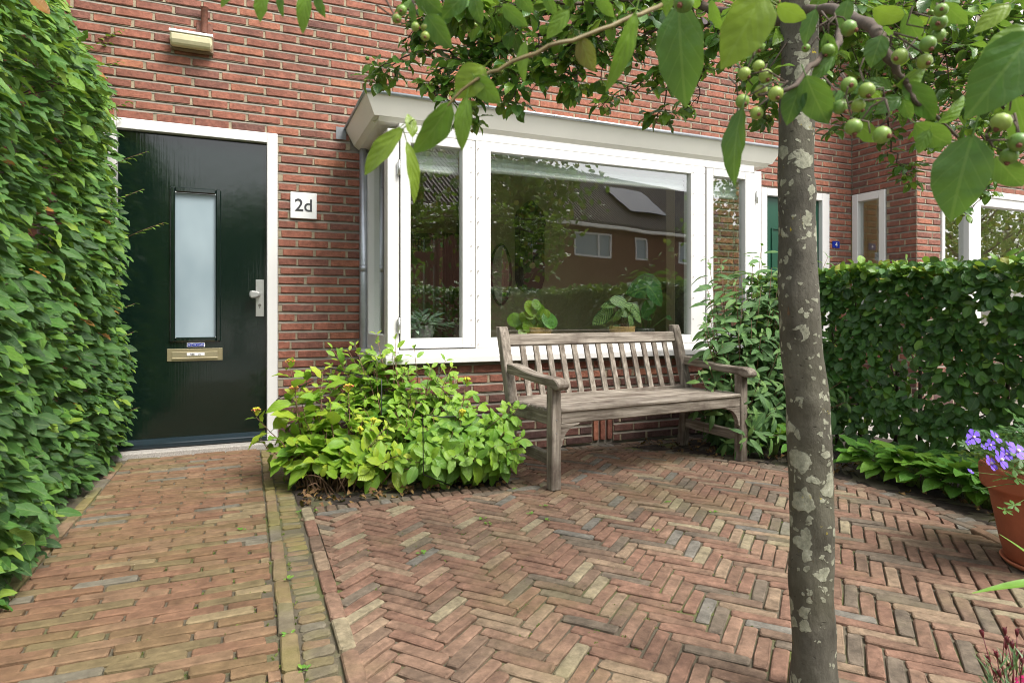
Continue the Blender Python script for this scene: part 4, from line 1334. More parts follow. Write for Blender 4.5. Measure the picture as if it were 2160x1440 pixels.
for s in (-1, 1):
    x = s * (hx - LEG / 2)
    m = MB(); m.box(x - LEG / 2, x + LEG / 2, -LEG / 2, LEG / 2, 0, .552, .004); bb(m, 'front_leg', 2)
    m = MB()
    zs = [0, .2, .40, .55, .70, .815, .838, .846]
    pr = [(rear_y(z) - LEG / 2 + (.006 if z > .83 else 0), z) for z in zs] + [(rear_y(z) + LEG / 2 - (.006 if z > .83 else 0), z) for z in zs[::-1]]
    m.prism(pr, 0, x - LEG / 2 * 1.02, x + LEG / 2 * 1.02, .004); bb(m, 'rear_leg', 2)
    # arm: sweeps down from the back post, dips, and rolls over the front leg
    tp = [(.475, .632), (.42, .630), (.34, .618), (.25, .603), (.15, .593), (.06, .590), (0, .592), (-.05, .590), (-.085, .578), (-.10, .558), (-.095, .540)]
    bt = [(-.08, .530), (-.05, .533), (0, .545), (.10, .548), (.22, .556), (.34, .566), (.475, .575)]
    m = MB(); m.prism(tp + bt, 0, x - .036, x + .036, .006); bb(m, 'armrest', 1)
    m = MB(); m.beam((x, LEG / 2, .155), (x, .505, .165), .038, .062, bev=.004); bb(m, 'side_stretcher', 1)
    m = MB(); m.beam((x, LEG / 2, .375), (x, .47, .365), .036, .075, bev=.004); bb(m, 'side_rail', 1)
    xi = s * (hx - LEG)
    m = MB(); arcp = [(xi, .343), (xi, .215)] + [(xi - s * (.012 + .10 * (1 - math.cos(t_))), .215 + .118 * math.sin(t_)) for t_ in np.linspace(.15, math.pi / 2, 8)] + [(xi - s * .125, .343)]
    m.prism(arcp, 1, -.02, .012, .002); bb(m, 'bracket', 0)
    for z in (.30, .37): 
        m = MB(); m.tube([(x, -LEG / 2 - .002, z), (x, -LEG / 2 + .004, z)], .004, 8); m.build('screw', M['steel'], bench)
m = MB(); m.box(-hx + LEG, hx - LEG, -.022, .014, .343, .414, .006); bb(m, 'seat_rail', 0)
for k, (y0, y1) in enumerate(((-.031, .052), (.068, .146), (.162, .24), (.256, .334), (.35, .43))):
    z = .426 - .012 * (y0 + .03) / .45
    m = MB(); m.box(-hx + (LEG if k in (0,) else .012), hx - (LEG if k in (0,) else .012), y0, y1, z - .022, z + random.uniform(-.001, .001), .006); bb(m, 'seat_slat', 0)
m = MB(); m.beam((-hx + LEG, rear_y(.762), .762), (hx - LEG, rear_y(.762), .762), .034, .072, up=(0, .28, 1), bev=.005); bb(m, 'top_rail', 0)
m = MB(); m.beam((-hx + LEG, rear_y(.425), .40), (hx - LEG, rear_y(.425), .40), .034, .06, up=(0, .28, 1), bev=.004); bb(m, 'back_rail', 0)
NS = 13
for i in range(NS):
    x = -hx + LEG + (BL - 2 * LEG) * (i + 1) / (NS + 1)
    m = MB(); m.beam((x, rear_y(.415), .415), (x, rear_y(.735), .735), .038, .015, up=(0, -1, .28), bev=.002); bb(m, 'back_slat', 2)

# ------------------------------------------------------------------ plants
def vrand(n, s=1.0): return RNG.normal(0, s, (n, 3))


hedge_leaves = [leaf_proto(.48, .22, .35, .42, 8, .045, wave=.15), leaf_proto(.42, .34, .5, .40, 8, .05, wave=-.2), leaf_proto(.52, .15, .2, .45, 8, .045, wave=.2), leaf_proto(.40, .4, .7, .42, 8, .05, wave=.25)]
beech_leaves = [leaf_proto(.62, .15, .35, .45, 5), leaf_proto(.58, .28, .6, .45, 5, wave=.2), leaf_proto(.66, .1, .2, .5, 5, wave=-.2)]


def twigs(name, parent, segs, mat, n=5):
    m_ = MB()
    for p0, p1, r0, r1 in segs: m_.tube([p0, tuple((a + b) / 2 + random.uniform(-.01, .01) for a, b in zip(p0, p1)), p1], [r0, (r0 + r1) / 2, r1], n)
    o = tag(m_.build(name, mat, parent), kind='stuff')
    if parent is not None: o.matrix_basis = parent_world(parent).inverted()
    return o


# tall hornbeam hedge along the left of the path
hedge = tag(empty('hornbeam_hedge', (-1.1, 2.5, 0)), 'tall hornbeam hedge rising along the left side of the path', 'hedge')


def left_face(y, z):
    x = -.765 + .03 * np.sin(11 * y + 5 * z) * np.sin(9 * z - 4 * y) + .035 * np.sin(3.1 * y + 1.7 * z) + .025 * np.sin(7.3 * z - 2.0 * y)
    x -= np.where(z > 2.05, .42 * np.clip((z - 2.05) / .95, 0, 2) ** 1.25, 0)
    x -= np.where(z < .22, (.22 - z) * .25, 0)
    return x


def hedge_cloud(n, y0, y1, z0, z1, depth):
    y = RNG.uniform(y0, y1, n); z = RNG.uniform(z0, z1, n)
    dep = RNG.exponential(depth, n)
    x = left_face(y, z) - dep + RNG.normal(0, .02, n)
    return np.stack([x, y, z], 1), dep


A, da = hedge_cloud(11500, 1.9, 4.60, .03, 3.35, .06)
Bc, db = hedge_cloud(3200, -1.0, 1.9, .03, 3.35, .07)
# leaves on the end of the hedge by the wall
n = 900
Cc = np.stack([RNG.uniform(-1.5, -.75, n), 4.60 + RNG.normal(0, .03, n), RNG.uniform(.02, 3.2, n)], 1)
Cc[:, 0] = np.minimum(Cc[:, 0], left_face(Cc[:, 1], Cc[:, 2]))
pos = np.concatenate([A, Bc, Cc]); dep = np.concatenate([da, db, np.full(n, .1)])
n = len(pos)
dr = np.stack([RNG.normal(.85, .28, n), RNG.normal(-.15, .45, n), RNG.normal(-.28, .27, n)], 1)
nr = np.stack([RNG.normal(.30, .35, n), RNG.normal(-.38, .35, n), RNG.normal(.8, .28, n)], 1)
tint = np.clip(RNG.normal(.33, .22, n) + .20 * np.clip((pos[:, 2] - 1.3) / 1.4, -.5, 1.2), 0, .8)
odd = RNG.random(n)
tint = np.where(odd < .045, RNG.uniform(.72, .93, n), tint); tint = np.where(odd < .008, 1.0, tint)
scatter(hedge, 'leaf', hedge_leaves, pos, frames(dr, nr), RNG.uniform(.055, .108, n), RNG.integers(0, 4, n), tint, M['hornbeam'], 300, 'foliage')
segs = []
for i in range(260):
    y, z = random.uniform(1.9, 4.6), random.uniform(.1, 3.1)
    x = float(left_face(np.array(y), np.array(z)))
    L_ = random.uniform(.15, .3)
    segs.append(((x - L_, y + random.uniform(-.1, .1), z - random.uniform(.02, .15)), (x + random.uniform(-.02, .05), y, z), .004, .0015))
for y in np.arange(-.8, 4.6, .33): segs.append(((-1.12, y, -.05), (-1.15 + random.uniform(-.05, .05), y + random.uniform(-.1, .1), 3.0), .025, .008))
twigs('branch', hedge, segs, M['twig'])
# long shoots reaching out past the clipped face
pos, dr, nr, sz = [], [], [], []
segs = []
for (u, v, z0) in ((262, 60, 4.0), (230, 90, 4.0), (255, 130, 3.95), (272, 215, 3.9), (250, 250, 4.0), (345, 470, 3.7), (300, 400, 3.75), (310, 320, 3.9), (285, 640, 3.9), (290, 860, 3.9), (282, 700, 3.8), (190, 1035, 3.3), (245, 1020, 3.6), (125, 1235, 2.75), (110, 1190, 2.7), (265, 560, 3.95), (150, 20, 4.0), (175, 8, 4.05)):
    tipp = px(u, v, z0); base = tipp + Vector((-.22, random.uniform(-.05, .1), -.10))
    segs.append((tuple(base), tuple(tipp), .003, .001))
    for k in range(8):
        q = base.lerp(tipp, .3 + .1 * k); pos.append(tuple(q)); s_ = 1 if k % 2 else -1
        dr.append((.7, s_ * .6, random.uniform(-.2, .35))); nr.append((random.gauss(0, .3), -.2, 1)); sz.append(random.uniform(.025, .055) * (1.2 - .08 * k))
twigs('shoot', hedge, segs, M['stem_brown'])
scatter(hedge, 'shoot_leaf', hedge_leaves, pos, frames(dr, nr), np.array(sz), RNG.integers(0, 4, len(pos)), RNG.uniform(.5, .95, len(pos)), M['hornbeam'], 300)

# clipped beech hedge on the right
hedge = tag(empty('beech_hedge', (3.75, 2.2, 0)), 'low clipped beech hedge between the two front gardens, behind the tree', 'hedge')
n1, n2, n3 = 8200, 2600, 1900
y = RNG.uniform(.5, 3.72, n1); z = RNG.beta(1.35, 1.0, n1) * 1.2 + .02
gap = (np.sin(5.1 * y + 2) * np.sin(7.7 * z + 1.3 * y) + .45 * np.sin(13 * y - 9 * z)) > .62
keep = ~(gap & (RNG.random(n1) < .8))
f1 = np.stack([3.57 + RNG.exponential(.075, n1) + .03 * np.sin(4 * y + 3 * z) + .025 * np.sin(13 * y) * np.sin(11 * z), y, z], 1)[keep]
y = RNG.uniform(.5, 3.72, n2); f2 = np.stack([RNG.uniform(3.57, 4.0, n2), y, 1.17 + .02 * np.sin(5 * y) + RNG.normal(0, .025, n2)], 1)
f3 = np.stack([3.98 - RNG.exponential(.05, n3), RNG.uniform(.5, 3.72, n3), RNG.uniform(.15, 1.18, n3)], 1)
pos = np.concatenate([f1, f2, f3]); n = len(pos); m1, m2 = len(f1), len(f2)
dr = np.concatenate([np.stack([RNG.normal(-.5, .3, m1), RNG.normal(-.35, .5, m1), RNG.normal(-.45, .35, m1)], 1), np.stack([RNG.normal(-.3, .5, m2), RNG.normal(-.2, .5, m2), RNG.normal(.35, .3, m2)], 1), vrand(n3)])
nr = np.concatenate([np.stack([RNG.normal(-.75, .3, m1), RNG.normal(-.35, .35, m1), RNG.normal(.55, .3, m1)], 1), np.stack([RNG.normal(-.3, .4, m2), RNG.normal(-.3, .3, m2), RNG.normal(1, .3, m2)], 1), np.stack([RNG.normal(.7, .3, n3), RNG.normal(0, .4, n3), RNG.normal(.5, .3, n3)], 1)])
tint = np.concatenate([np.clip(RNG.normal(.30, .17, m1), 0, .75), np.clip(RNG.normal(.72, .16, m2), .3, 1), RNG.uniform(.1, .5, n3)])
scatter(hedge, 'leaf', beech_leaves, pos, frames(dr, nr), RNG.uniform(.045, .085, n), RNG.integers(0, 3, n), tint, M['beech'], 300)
segs = []
for y in np.arange(.6, 3.7, .21):
    x = 3.78 + random.uniform(-.05, .05)
    segs.append(((x, y, -.05), (x + random.uniform(-.06, .06), y + random.uniform(-.1, .1), 1.0), .016, .006))
    for k in range(6):
        z = random.uniform(.25, 1.0); segs.append(((x, y, z), (x + random.choice((-1, 1)) * .17, y + random.uniform(-.2, .2), z + random.uniform(.05, .2)), .006, .002))
twigs('branch', hedge, segs, M['twig'])

# hydrangeas in the bed
hyd_leaves = [leaf_proto(.54, .25, .5, .38, 7, .03, wave=.14, petiole=.16), leaf_proto(.50, .35, .8, .38, 7, .03, wave=-.18, petiole=.16), leaf_proto(.58, .2, .3, .40, 7, .03, wave=.1, petiole=.16)]
pan_leaves = [leaf_proto(.46, .25, .5, .42, 6, .0, wave=.1, petiole=.1), leaf_proto(.42, .35, .7, .42, 6, .0, petiole=.1), leaf_proto(.5, .2, .25, .4, 6, petiole=.1)]


def shoot_shrub(root, tips, base, leafs, mat, Lrange, pairs, tintf, flower=None, spread=1.0, r=.0032, up=.35, gapz=.05, fill=1, floor=.01):
    """stems from the base to each tip, clothed in crossed pairs of leaves that grow smaller to the top"""
    pos, dr, nr, sz, tn, segs = [], [], [], [], [], []
    tips = list(tips)
    for t_ in list(tips):                       # lower, inner shoots that fill the bush
        q = Vector(t_)
        for _ in range(fill): tips.append(Vector((max(.28, q.x) + random.gauss(0, .06), q.y + random.uniform(-.03, .12), max(.09, q.z * random.uniform(.6, .97)))))
    for ti, tp in enumerate(tips):
        tp = Vector(tp); b0 = Vector(base(tp)); mid = b0.lerp(tp, .5) + Vector((0, 0, .04)) + (tp - b0) * .06
        segs.append((tuple(b0), tuple(mid), r * 1.5, r)); segs.append((tuple(mid), tuple(tp), r, r * .5))
        d_ = (tp - mid).normalized()
        a0 = random.uniform(0, math.pi)
        ax = d_.cross(Vector((.3, .8, .1))).normalized(); ay = d_.cross(ax)
        L_ = random.uniform(*Lrange)
        for k in range(pairs):
            t_ = k * gapz
            q = tp - d_ * t_ * (1 + .15 * k)
            size = L_ * min(1, .38 + .26 * k)
            for s_ in (0, math.pi):
                an = a0 + k * math.pi / 2 + s_ + random.gauss(0, .2)
                o_ = ax * math.cos(an) + ay * math.sin(an)
                lift = (.95 - .30 * k) if k < 4 else -.1
                dd = (o_ * spread + d_ * max(lift, -.15) * up * 2 + Vector((0, 0, random.gauss(-.05, .18))))
                pos.append(tuple(q + o_ * size * .15)); dr.append(tuple(dd)); nn = d_ * .5 + Vector((0, 0, .5)) + Vector((random.gauss(0, .3), random.gauss(-.7, .3), 0))
                nr.append(tuple(nn)); sz.append(size * random.uniform(.85, 1.12)); tn.append(tintf(ti, k))
    pos = np.array(pos)
    ok = pos[:, 2] > floor
    scatter(root, 'leaf', leafs, pos[ok], frames(np.array(dr)[ok], np.array(nr)[ok]), np.array(sz)[ok], RNG.integers(0, len(leafs), ok.sum()), np.array(tn)[ok], mat, 300)
    twigs('stem', root, segs, M['stem_brown'])


def flower_head(root, p, rad, mats):
    m_ = MB()
    for k in range(26):
        a, e = random.uniform(0, 6.28), random.uniform(0, 1)
        rr = rad * math.sqrt(random.random())
        q = Vector((p[0] + rr * math.cos(a), p[1] + rr * math.sin(a), p[2] + .012 * (1 - (rr / rad) ** 2) + random.uniform(-.003, .003)))
        bmesh.ops.create_icosphere(m_.bm, subdivisions=1, radius=random.uniform(.0035, .0065), matrix=Matrix.Translation(q))
        m_.tube([(p[0], p[1], p[2] - .03), tuple(q)], .0008, 3, cap=False)
    o = m_.build('flower_head', mats[0], root); o.data.materials.append(mats[1])
    for f_ in o.data.polygons:
        c_ = f_.center
        if (math.hypot(c_[0] - p[0], c_[1] - p[1]) > rad * .62) and math.sin(c_[0] * 900 + c_[1] * 500) > -.2: f_.material_index = 1
    o.matrix_basis = parent_world(root).inverted()
    return o


# left, yellow-green, with opening flower heads
hyd1 = tag(empty('hydrangea', (.45, 3.45, 0)), 'yellow-green hydrangea with pink and yellow flower heads right of the door', 'shrub', 'hydrangeas in the bed by the bay')
fl1 = [(612, 762, 3.55), (621, 818, 3.5), (735, 815, 3.55), (540, 865, 3.45)]
tips = [px(u, v + 14, z) for u, v, z in fl1]
for u, v, z in ((672, 815, 3.5), (600, 905, 3.45), (640, 900, 3.4), (690, 910, 3.35), (735, 930, 3.35), (700, 850, 3.45), (745, 870, 3.5), (790, 925, 3.3), (655, 940, 3.35), (765, 980, 3.2), (620, 985, 3.3), (648, 1025, 3.2), (705, 985, 3.25), (820, 900, 3.35), (800, 970, 3.2), (590, 940, 3.4), (545, 925, 3.45), (760, 885, 3.4), (850, 960, 3.2), (720, 1010, 3.15), (680, 960, 3.3), (785, 890, 3.4), (640, 850, 3.5)):
    tips.append(px(u + random.uniform(-8, 8), v, z))
shoot_shrub(hyd1, tips, lambda p: (.42 + (p.x - .42) * .35 + random.uniform(-.08, .08), 3.42 + random.uniform(-.1, .1), -.03), hyd_leaves, M['hydrangea'], (.115, .155), 5, lambda i, k: random.uniform(.66, 1.0) - .05 * k, fill=2, floor=.085)
for u, v, z in fl1: flower_head(hyd1, px(u, v, z), .026, (M['yellow_flower'], M['pink_flower']))
for u, v, z in ((788, 885, 3.35), (760, 905, 3.3)): flower_head(hyd1, px(u, v, z), .016, (M['yellow_flower'], M['yellow_flower']))
# back, upright fresh green shoots
hyd2 = tag(empty('hydrangea', (.85, 3.62, 0)), 'tall fresh green hydrangea with pointed leaves and upright shoots against the bay', 'shrub', 'hydrangeas in the bed by the bay')
tips = []
for u, v, z in ((790, 705, 3.85), (830, 715, 3.8), (880, 735, 3.75), (700, 735, 3.95), (715, 760, 3.9), (935, 760, 3.7), (950, 775, 3.65), (762, 770, 3.85), (800, 760, 3.75), (850, 770, 3.7), (905, 775, 3.65), (740, 785, 3.8), (780, 800, 3.7), (830, 800, 3.65), (870, 810, 3.6), (900, 830, 3.6), (940, 815, 3.6), (960, 800, 3.65), (800, 840, 3.6), (840, 860, 3.5), (760, 840, 3.7), (880, 860, 3.5), (920, 860, 3.5), (815, 880, 3.5), (700, 790, 3.9), (865, 900, 3.45), (740, 740, 3.9), (910, 800, 3.65), (830, 745, 3.8), (785, 740, 3.85), (855, 840, 3.6), (895, 890, 3.45), (945, 850, 3.55), (970, 840, 3.6)):
    tips.append(px(u + random.uniform(-6, 6), v, z))
shoot_shrub(hyd2, tips, lambda p: (.85 + (p.x - .85) * .3 + random.uniform(-.1, .1), 3.6 + random.uniform(-.1, .1), -.03), pan_leaves, M['hydrangea'], (.095, .13), 7, lambda i, k: random.uniform(.58, .9) - .06 * k, fill=2, floor=.085, spread=.8, up=.5)
# right, darker and broader leaved
hyd3 = tag(empty('hydrangea', (1.15, 3.4, 0)), 'darker broad-leaved hydrangea spreading against the left end of the bench', 'shrub', 'hydrangeas in the bed by the bay')
tips = []
for u, v, z in ((985, 812, 3.5), (970, 850, 3.4), (1010, 850, 3.4), (1040, 880, 3.35), (1075, 855, 3.4), (1095, 860, 3.35), (975, 880, 3.3), (1020, 900, 3.25), (1060, 910, 3.25), (1095, 925, 3.2), (990, 930, 3.2), (950, 910, 3.25), (930, 940, 3.2), (1040, 940, 3.2), (1085, 945, 3.2), (900, 900, 3.3), (960, 960, 3.15), (910, 960, 3.15), (1005, 965, 3.15), (875, 935, 3.25), (1060, 880, 3.3), (945, 870, 3.4), (860, 975, 3.15)):
    tips.append(px(u + random.uniform(-6, 6), v, z))
shoot_shrub(hyd3, tips, lambda p: (1.12 + (p.x - 1.12) * .35 + random.uniform(-.08, .08), 3.38 + random.uniform(-.08, .08), -.03), hyd_leaves, M['hydrangea'], (.115, .15), 5, lambda i, k: random.uniform(.46, .78) - .04 * k, fill=2, floor=.085)
for u, v, z in ((985, 800, 3.5), (975, 868, 3.3)): flower_head(hyd3, px(u, v, z), .017, (M['yellow_flower'], M['yellow_flower']))

# wire supports round the hydrangeas
def hoop(pts, label):
    m_ = MB(); m_.tube(pts, .0028, 6)
    return tag(m_.build('plant_support', M['black_wire']), label, 'plant support', 'wire plant supports in the bed')


hoop([tuple(px(u, v, z)) for u, v, z in ((582, 845, 3.6), (590, 838, 3.6), (640, 812, 3.6), (682, 792, 3.7), (690, 803, 3.7), (697, 812, 3.7))], 'black wire support bent like a low arch beside the door')
hoop([tuple(px(u, v, z)) for u, v, z in ((680, 772, 3.7), (720, 782, 3.65), (760, 790, 3.6), (805, 800, 3.55)) ] + [tuple(px(805, 990, 3.5))], 'long black wire support running through the top of the hydrangeas')
hoop([(1.07, 3.2, -.03)] + [tuple(px(u, v, z)) for u, v, z in ((893, 1000, 3.12), (892, 880, 3.12), (898, 874, 3.12), (930, 879, 3.1), (962, 878, 3.15))], 'dark green wire support with an upright leg in front of the hydrangeas')

# dry leaves and litter on the bed
n = 420
xy = np.stack([RNG.uniform(.24, 1.33, n), RNG.uniform(3.12, 3.8, n), RNG.uniform(-.006, .02, n)], 1)
xy2 = []
while len(xy2) < 260:
    t_, r_ = random.uniform(R_(-60), R_(50)), ARC[2] + random.uniform(.17, .6)
    xy2.append((ARC[0] + r_ * math.cos(t_), ARC[1] + r_ * math.sin(t_), random.uniform(-.006, .02)))
pos = np.concatenate([xy, np.array(xy2)]); n = len(pos)
dr = np.stack([RNG.normal(0, 1, n), RNG.normal(0, 1, n), RNG.normal(0, .25, n)], 1); nr = np.stack([RNG.normal(0, .4, n), RNG.normal(0, .4, n), np.ones(n)], 1)
dry = [leaf_proto(.6, .5, 1.2, .45, 4, wave=.4), leaf_proto(.5, .8, .7, .45, 4, wave=-.4)]
o = scatter(None, 'dry_leaves', dry, pos, frames(dr, nr), RNG.uniform(.02, .06, n), RNG.integers(0, 2, n), RNG.random(n), M['dry_leaf'], 0, 'dry_leaves')
tag(o[0], 'brown dry leaves lying on the soil of the beds', 'leaf litter')

# buddleja behind the right end of the bench
bud = tag(empty('butterfly_bush', (3.30, 3.42, 0)), 'leafy grey-green bush between the bench and the beech hedge', 'shrub')
lance = [leaf_proto(.30, .3, .7, .36, 6, .0, wave=.1, tip=.02), leaf_proto(.27, .4, 1.0, .36, 6, wave=-.15), leaf_proto(.33, .25, .45, .38, 6, wave=.1)]
tips = []
for u, v, z in ((1605, 525, 4.3), (1495, 545, 4.3), (1525, 550, 4.3), (1570, 575, 4.25), (1630, 560, 4.3), (1740, 545, 4.3), (1545, 590, 4.2), (1500, 610, 4.25), (1600, 600, 4.2), (1640, 600, 4.2), (1520, 640, 4.15), (1570, 640, 4.1), (1620, 650, 4.1), (1760, 610, 4.2), (1750, 640, 4.2), (1500, 665, 4.15), (1550, 690, 4.05), (1600, 700, 4.0), (1650, 690, 4.05), (1520, 730, 4.1), (1580, 750, 4.0), (1640, 750, 4.0), (1540, 790, 4.0), (1600, 800, 3.95), (1660, 800, 3.95), (1780, 800, 3.95), (1500, 820, 4.0), (1580, 850, 3.9), (1630, 860, 3.85), (1790, 850, 3.9), (1600, 910, 3.8), (1650, 920, 3.8), (1770, 700, 4.1), (1590, 540, 4.35), (1655, 575, 4.3), (1490, 700, 4.1), (1560, 930, 3.85), (1480, 800, 4.05)):
    tips.append(px(u + random.uniform(-8, 8), v + random.uniform(-6, 6), z + random.uniform(-.05, .05)))
shoot_shrub(bud, tips, lambda p: (3.3 + (p.x - 3.3) * .25 + random.uniform(-.08, .08), 3.42 + random.uniform(-.08, .08), -.03), lance, M['buddleja'], (.12, .18), 8, lambda i, k: random.uniform(.35, .95) - .09 * k, spread=.9, up=.25, gapz=.045)

# lungwort along the curved border
lung = [leaf_proto(.55, .2, .7, .42, 6, wave=.12, petiole=.3), leaf_proto(.5, .3, 1.0, .42, 6, wave=-.15, petiole=.3), leaf_proto(.6, .15, .4, .45, 6, wave=.2, petiole=.3)]
LUNG = ['behind the right bench leg', 'just left of the tree trunk', 'just right of the tree trunk by the hedge', 'second right of the trunk close under the hedge', 'at the hedge foot between trunk and pot', 'right of the trunk on the paving edge', 'under the hedge behind the pot side', 'on the paving edge midway between trunk and pot', 'left behind the terracotta pot', 'on the paving edge left of the pot', 'close behind the cranesbill', 'touching the left side of the terracotta pot', 'in the middle of the row, leaning over the edge']
n_l = 0
for (u, v, z) in ((1632, 950, 4.05), (1655, 955, 3.75), (1790, 985, 3.5), (1840, 975, 3.45), (1880, 1010, 3.3), (1825, 1020, 3.25), (1930, 1005, 3.3), (1915, 1040, 3.1), (1975, 1035, 3.1), (2000, 1065, 2.95), (2045, 1050, 2.95), (2060, 1085, 2.8), (1955, 1060, 3.0)):
    p = px(u, v, z); rd = math.hypot(p.x - ARC[0], p.y - ARC[1]); k_ = max(1.0, (ARC[2] + .36) / rd)
    p.x, p.y = ARC[0] + (p.x - ARC[0]) * k_, ARC[1] + (p.y - ARC[1]) * k_
    p.z = -.02
    root = tag(empty('lungwort', p, 0), 'low clump of broad spotted leaves ' + LUNG[n_l], 'plant', 'lungwort clumps along the curved edge')
    k = 15
    an = RNG.uniform(0, 6.28, k); el = RNG.uniform(.1, 1.0, k)
    dr = np.stack([np.cos(an), np.sin(an), el], 1)
    pp = np.tile(np.array(p), (k, 1)) + np.stack([np.cos(an) * .05, np.sin(an) * .05, .07 + .10 * el], 1)
    nr = np.stack([-.5 * np.cos(an) - .1, -.5 * np.sin(an) - .25, np.ones(k)], 1)
    scatter(root, 'leaf', lung, pp, frames(dr, nr), RNG.uniform(.10, .165, k), RNG.integers(0, 3, k), RNG.uniform(.2, 1, k), M['lungwort'], 300)
    twigs('stalk', root, [((p.x, p.y, -.02), tuple(q), .004, .002) for q in pp], M['stem_green'])
    n_l += 1

# ------------------------------------------------------------------ crab apple tree
tree = tag(empty('crab_apple_tree', (1.24, 1.07, 0)), 'young crab apple tree with lichen spotted trunk standing on the terrace', 'tree')
TZ = 1.49
tr_pts = [(1718, 1500, 48), (1717, 1440, 47.5), (1714, 1300, 46.5), (1713, 1200, 46), (1712, 1100, 46.5), (1709, 950, 47), (1703, 850, 45.5), (1692, 750, 44.5), (1686, 650, 44), (1682, 550, 42.5), (1679, 450, 41), (1679, 350, 40), (1681, 250, 40), (1684, 150, 40), (1687, 50, 41), (1690, -80, 38), (1690, -250, 34)]
cen = [px(u, v, TZ) for u, v, w_ in tr_pts]; rad = [w_ * .9 / F_PX * TZ for u, v, w_ in tr_pts]
# resample
fine, fr_ = [], []
for i in range(len(cen) - 1):
    for q in range(5):
        t_ = q / 5; fine.append(cen[i].lerp(cen[i + 1], t_)); fr_.append(rad[i] + (rad[i + 1] - rad[i]) * t_)
fine[0].z = -.05
KNOTS = [(.72, 4.0, .018, .010), (.98, 3.4, .05, .006), (.30, 2.6, .06, .007), (.18, 5.6, .05, .006), (.55, .4, .06, .005), (1.22, 5.2, .03, .006), (1.05, .2, .05, .005), (.42, 4.6, .03, .006), (.85, 1.0, .05, .005)]
mt = MB()
nseg = 36
rings = []
for i, (p, r_) in enumerate(zip(fine, fr_)):
    ring = []
    for k in range(nseg):
        a = 2 * math.pi * k / nseg
        rr = r_ * (1 + .035 * math.sin(2 * a + p.z * 5) + .022 * math.sin(5 * a - p.z * 17) + .018 * math.sin(3 * a + p.z * 31) + random.uniform(-.008, .008))
        for bz, ba, bw, bh in KNOTS: rr += bh * math.exp(-((p.z - bz) / bw) ** 2) * max(0.0, math.cos(a - ba)) ** 3
        if p.z < .12: rr *= 1 + .25 * (.12 - max(p.z, 0)) / .12
        ring.append(mt.bm.verts.new((p.x + rr * math.cos(a), p.y + rr * math.sin(a), p.z)))
    rings.append(ring)
for r0, r1 in zip(rings, rings[1:]):
    for k in range(nseg):
        f_ = mt.bm.faces.new((r0[k], r0[(k + 1) % nseg], r1[(k + 1) % nseg], r1[k])); f_.smooth = True
trunk = mt.build('trunk', M['bark'], tree); trunk.matrix_basis = parent_world(tree).inverted()

apple_leaves = [leaf_proto(.56, .3, .5, .42, 6, .02, wave=.1, petiole=.3), leaf_proto(.5, .45, .9, .42, 6, .02, wave=-.15, petiole=.3), leaf_proto(.62, .2, .3, .45, 6, .02, wave=.2, petiole=.3)]
sph = bmesh.new(); bmesh.ops.create_icosphere(sph, subdivisions=2, radius=1); sph.verts.ensure_lookup_table()
V = [tuple(v.co) for v in sph.verts]
V = [(x, y, z * .95 - (.12 if math.hypot(x, y) < .3 and z > 0 else 0)) for x, y, z in V]
fruit_protos = [Proto(V, [tuple(v.index for v in f_.verts) for f_ in sph.faces], [(0, 0)] * len(V))]
sph.free()
LP, LD, LN, LS, LT = [], [], [], [], []
FP, FS, FD = [], [], []
SEG = []
CAL = []


def add_leaf(p, d_, n_, s_, t_): LP.append(tuple(p)); LD.append(tuple(d_)); LN.append(tuple(n_)); LS.append(s_); LT.append(t_)


def cluster(p, nl=6, nf=2, L=.05, out=Vector((0, 0, -1)), fr=.0075):
    """spur: a rosette of leaves and a few long-stalked fruits hanging from it"""
    p = Vector(p); L = L * 1.12
    for k in range(nl):
        a = 6.28 * k / nl + random.uniform(-.5, .5)
        d_ = Vector((math.cos(a), math.sin(a), random.uniform(-.9, .5))) + out * .35
        n_ = Vector((random.gauss(0, .4), random.gauss(-.35, .4), 1))
        add_leaf(p + d_.normalized() * L * .3, d_, n_, L * random.uniform(.75, 1.2), min(.9, max(0, random.gauss(.42, .2))))
    for k in range(nf):
        d_ = Vector((random.gauss(0, .6), random.gauss(0, .6), random.uniform(-1.3, .1))).normalized()
        q = p + d_ * random.uniform(.02, .034)
        SEG.append((tuple(p), tuple(q), .0009, .0007)); FP.append(tuple(q + d_ * fr * .8)); FS.append(fr * random.uniform(.8, 1.1)); FD.append(tuple(d_))


def branch(pts, r0, r1, spurs, nf=2.0, L=.05, nl=6, side=.10, jit=.012):
    spurs = int(spurs * 1.25)
    pts = [Vector(p) for p in pts]
    path_ = []
    for a, b_ in zip(pts, pts[1:]):
        for q in range(4): path_.append(a.lerp(b_, q / 4) + Vector((random.gauss(0, jit), random.gauss(0, jit), random.gauss(0, jit))) * (0 if q == 0 else .6))
    path_.append(pts[-1])
    n_ = len(path_) - 1
    BR.append((path_, [r0 + (r1 - r0) * i / n_ for i in range(n_ + 1)]))
    for k in range(spurs):
        t_ = (k + random.random()) / spurs
        i = min(int(t_ * n_), n_ - 1)
        p = path_[i].lerp(path_[i + 1], t_ * n_ - i)
        off = Vector((random.gauss(0, 1), random.gauss(0, 1), random.gauss(-.25, .8))).normalized() * random.uniform(.2, 1) * side
        q = p + off
        SEG.append((tuple(p), tuple(q), max(.0016, r1 * .5), .0012))
        cluster(q, nl, max(0, int(random.gauss(nf, 1.2))), L, off.normalized())


BR = []
P2 = lambda *a: [px(u, v, z) for u, v, z in a]
